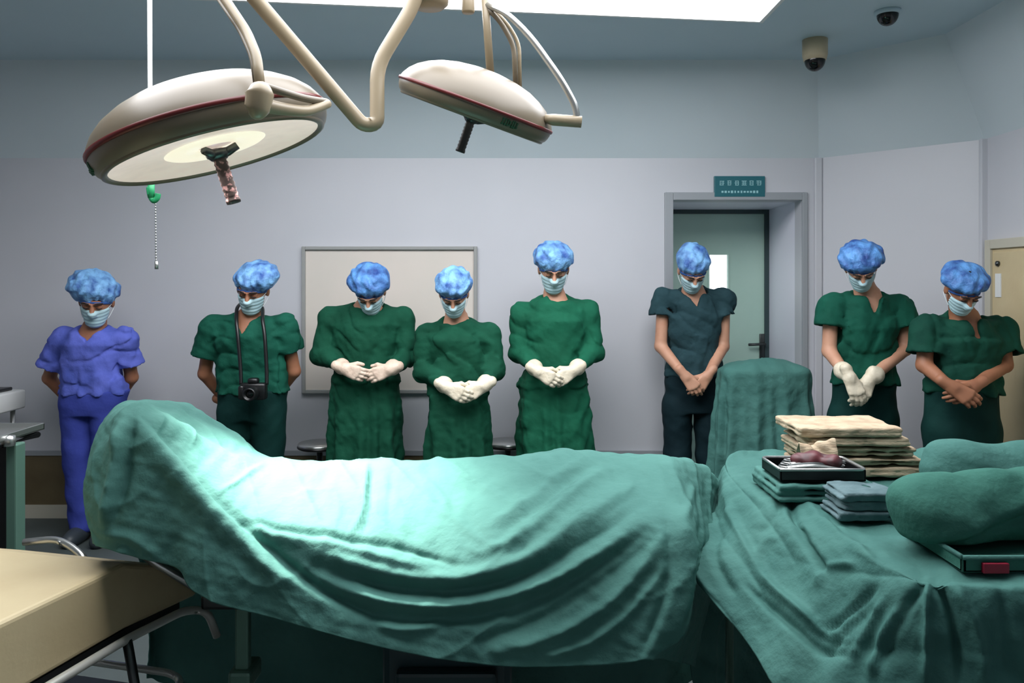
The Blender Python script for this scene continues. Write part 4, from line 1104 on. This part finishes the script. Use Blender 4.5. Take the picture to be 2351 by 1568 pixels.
# ---------------- draped cart near the door
def drape_box(x0, x1, y0, y1, zt, zh, nu, nv, amp, seed, flare=.05):
    cx_, cy_ = (x0+x1)/2, (y0+y1)/2; a, b = (x1-x0)/2, (y1-y0)/2
    S = np.zeros((nu, nv, 3)); rs = np.random.RandomState(seed); ph = rs.rand(4)*6.28
    for i in range(nu):
        th = 2*math.pi*i/(nu-1); e = 3.6
        c, s_ = math.cos(th), math.sin(th); rr = 1/((abs(c)**e+abs(s_)**e)**(1/e))
        for j in range(nv):
            v = j/(nv-1)
            if v < .4:
                q = v/.4; S[i, j] = (cx_+a*rr*c*q, cy_+b*rr*s_*q, zt+.05*math.exp(-((q*1.4)**2))*1.0-.03*q**6)
            else:
                q = (v-.4)/.6; off = flare*q+amp*q**.7*(math.sin(th*13+ph[0]+1.5*math.sin(th*4+ph[1]))+.6*math.sin(th*23+ph[2]))
                S[i, j] = (cx_+(a*rr+off)*c, cy_+(b*rr+off)*s_, zt-.03-(zt-.03-zh)*q)
    return S
S = drape_box(1.17, 1.66, 4.36, 4.66, 1.03, .30, 220, 90, .020, 4)
N = normals(S); N = -N if N[110, 30, 2] < 0 else N
S = S+N*(cloth_noise(S, .010, 16, 9)+cloth_noise(S, .004, 45, 10))[..., None]
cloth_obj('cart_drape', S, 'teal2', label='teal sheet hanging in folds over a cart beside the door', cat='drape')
ct = empty('equipment_trolley', (1.41, 4.51, 0), 'trolley with steel legs hidden under teal sheet beside the door', 'trolley')
obj('top', box(1.20, 1.62, 4.39, 4.63, .93, .97, .01), 'dsteel', ct, False)
for x in (1.22, 1.60):
    for y in (4.41, 4.61): obj('leg', tube([(x, y, .0), (x, y, .93)], .014), 'steel', ct)

# ---------------- round steel stools
def stool(px, Y, z, label):
    c = P(px, 0, Y); c[2] = 0
    rt = empty('round_stool', c, label, 'stool', 'steel stools by the back wall')
    obj('seat', lathe([(0, z-.035), (.12, z-.035), (.13, z-.02), (.132, z-.008), (.125, z), (0, z+.002)], 36, c), 'steel', rt)
    obj('seat_ring', lathe([(.131, z-.03), (.135, z-.026), (.135, z-.02), (.131, z-.016)], 36, c), 'black', rt)
    obj('post', tube([c+[0, 0, .12], c+[0, 0, z-.03]], .018), 'dsteel', rt)
    for i in range(4):
        a = .4+i*math.pi/2; d = np.array([math.cos(a), math.sin(a), 0])
        obj('leg', tube([c+[0, 0, .16], c+d*.09+[0, 0, .10], c+d*.15+[0, 0, .012]], .011), 'steel', rt)
stool(734, 4.87, P(0, 1016, 4.87)[2], 'round steel stool behind the deeply bowed gowned person')
stool(1166, 4.92, P(0, 1016, 4.87)[2], 'round steel stool between the shorter and the tall gowned person')

# ---------------- gurney, lower left
A = np.array([-.966, 1.99]); dv = unit([.25, .968]); du = np.array([-dv[1], dv[0]])    # dv: away from camera, du: to the left
def G(u, v, z): q = A+du*u+dv*v; return np.array([q[0], q[1], z])
gr = empty('gurney', (-1.35, 1.3, 0), 'beige padded gurney with steel rails beside the draped patient', 'gurney')
W_ = .62; Ln = 1.75
prof = [(-Ln, .80), (-.0, .80), (.285, .690), (.285, .612), (0, .635), (-Ln, .635)]
bm_ = prism([G(0, v, z) for v, z in prof], tuple(np.append(du*W_, 0)))
mo = obj('mattress', bm_, 'beige', gr, False)
bv = mo.modifiers.new('soft_edge', 'BEVEL'); bv.width = .012; bv.segments = 3
rl = lambda pts, r=.012, m='steel', nm='rail': obj(nm, tube(corner_path(pts, .05), r, 10), m, gr)
rl([G(-.022, -Ln, .622), G(-.022, -.02, .622), G(-.022, .20, .606), G(-.05, .26, .585), G(-.06, .29, .50)], .011, 'rail')
rl([G(W_+.035, -Ln, .60), G(W_+.035, .22, .60)], .013)
rl([G(-.06, -Ln, .44), G(-.06, .14, .44), G(.0, .18, .44), G(W_, .18, .44)], .010, 'rail')
rl([G(-.022, -.02, .62), G(-.06, -.02, .44), G(-.06, -.02, .12)], .012, 'dsteel', 'leg')
rl([G(-.022, -1.5, .62), G(-.06, -1.5, .44), G(-.06, -1.5, .12)], .012, 'dsteel', 'leg')
rl([G(W_, -.02, .62), G(W_, -.02, .12)], .012, 'dsteel', 'leg')
rl([G(W_, -1.5, .62), G(W_, -1.5, .12)], .012, 'dsteel', 'leg')
rl([G(-.024, -.42, .62), G(-.06, -.42, .44)], .007, 'dsteel', 'rail_post')
obj('under_shelf', prism([G(-.04, v, .42) for v in (-Ln, .12)]+[G(W_, v, .42) for v in (.12, -Ln)], (0, 0, .012)), 'dsteel', gr, False)
obj('bed_frame', prism([G(.01, v, .60) for v in (-Ln, .22)]+[G(W_-.01, v, .60) for v in (.22, -Ln)], (0, 0, .03)), 'matt', gr, False)
rl([P(55, 1245, 2.42), P(128, 1238, 2.42), P(160, 1252, 2.40), P(196, 1282, 2.36), P(200, 1330, 2.34)], .011, 'steel', 'push_handle')
for u, v in ((-.06, -.02), (-.06, -1.5), (W_, -.02), (W_, -1.5)):
    obj('castor', lathe([(0, -.02), (.055, -.02), (.06, -.01), (.06, .01), (.055, .02), (0, .02)], 20, G(u, v, .062), Matrix.Rotation(math.pi/2, 3, 'Y')), 'black', gr)

# ---------------- mayo stand at the left edge
YM = 3.0; t0 = P(82, 985, YM+.12)
ms = empty('mayo_stand', (t0[0]-.2, YM, 0), 'tray stand on greenish steel post beside the gurney', 'tray stand')
obj('tray', join(box(t0[0]-.5, t0[0], YM-.18, YM+.18, t0[2]-.012, t0[2]-.004, .003), box(t0[0]-.5, t0[0], YM-.18, YM-.172, t0[2]-.012, t0[2]+.014, .002), box(t0[0]-.5, t0[0], YM+.172, YM+.18, t0[2]-.012, t0[2]+.014, .002), box(t0[0]-.008, t0[0], YM-.18, YM+.18, t0[2]-.012, t0[2]+.014, .002)), 'steel', ms, False)
obj('tray_frame', join(tube([(t0[0]-.5, YM-.15, t0[2]-.028), (t0[0]-.01, YM-.15, t0[2]-.028), (t0[0]-.01, YM+.15, t0[2]-.028), (t0[0]-.5, YM+.15, t0[2]-.028)], .012)), 'black', ms)
pp = P(27, 1000, YM)
obj('post', box(pp[0]-.005, pp[0]+.035, YM-.03, YM+.03, .05, t0[2]-.03, .006), 'greenst', ms, False)
obj('post_sleeve', box(pp[0]-.04, pp[0]-.005, YM-.02, YM+.02, .05, t0[2]-.04, .004), 'black', ms, False)
obj('clamp_knob', lathe([(0, -.022), (.022, -.018), (.024, 0), (.022, .018), (0, .022)], 18, P(20, 1012, YM-.05)), 'steel', ms)
obj('base', join(box(pp[0]-.3, pp[0]+.12, YM-.05, YM+.05, .03, .07, .01), box(pp[0]-.3, pp[0]-.22, YM-.25, YM+.25, .03, .07, .01)), 'greenst', ms, False)
for dx, dy in ((.1, 0), (-.26, -.22), (-.26, .22)):
    obj('castor', lathe([(0, -.012), (.024, -.012), (.024, .012), (0, .012)], 16, (pp[0]+dx, YM+dy, .0245), Matrix.Rotation(math.pi/2, 3, 'Y')), 'black', ms)
# equipment cart by the back wall
ex = P(60, 0, 4.85)[0]
ec = empty('equipment_cart', (ex-.35, 4.6, 0), 'pale equipment cart with dark top standing by the left back wall', 'equipment cart')
z0_, z1_ = P(0, 962, 4.45)[2], P(0, 915, 4.45)[2]
obj('body', box(ex-.7, ex, 4.42, 4.85, z0_, z1_, .012), 'white', ec)
obj('top_pad', box(ex-.68, ex-.05, 4.45, 4.80, z1_, z1_+.02, .006), 'black', ec)
for x in (ex-.66, ex-.05):
    for y in (4.46, 4.80): obj('leg', tube([(x, y, .0), (x, y, z0_+.01)], .014), 'steel', ec)
for i in range(2): 
    dr_ = obj('drawer', box(ex-.66, ex-.04, 4.412, 4.425, z0_+.008+(z1_-z0_)*.5*i, z0_-.004+(z1_-z0_)*.5*(i+1), .003), 'white', ec)
    obj('handle', box(ex-.45, ex-.25, 4.40, 4.412, z0_+.02+(z1_-z0_)*.5*i, z0_+.03+(z1_-z0_)*.5*i, .002), 'dsteel', dr_)
# yellow waste bin
yb = P(-30, 0, 3.45); 
wb_ = empty('waste_bin', (yb[0], 3.45, 0), 'yellow lined waste bin behind the tray stand', 'waste bin')
obj('bin', lathe([(0, .0), (.10, .0), (.12, .46), (.118, .46), (.098, .02), (0, .02)], 28, (yb[0], 3.45, 0)), 'white', wb_)
obj('bag_liner', lathe([(.121, .44), (.126, .46), (.124, .62), (.115, .68), (.10, .66), (.105, .5)], 28, (yb[0], 3.45, 0)), 'yellow', wb_)
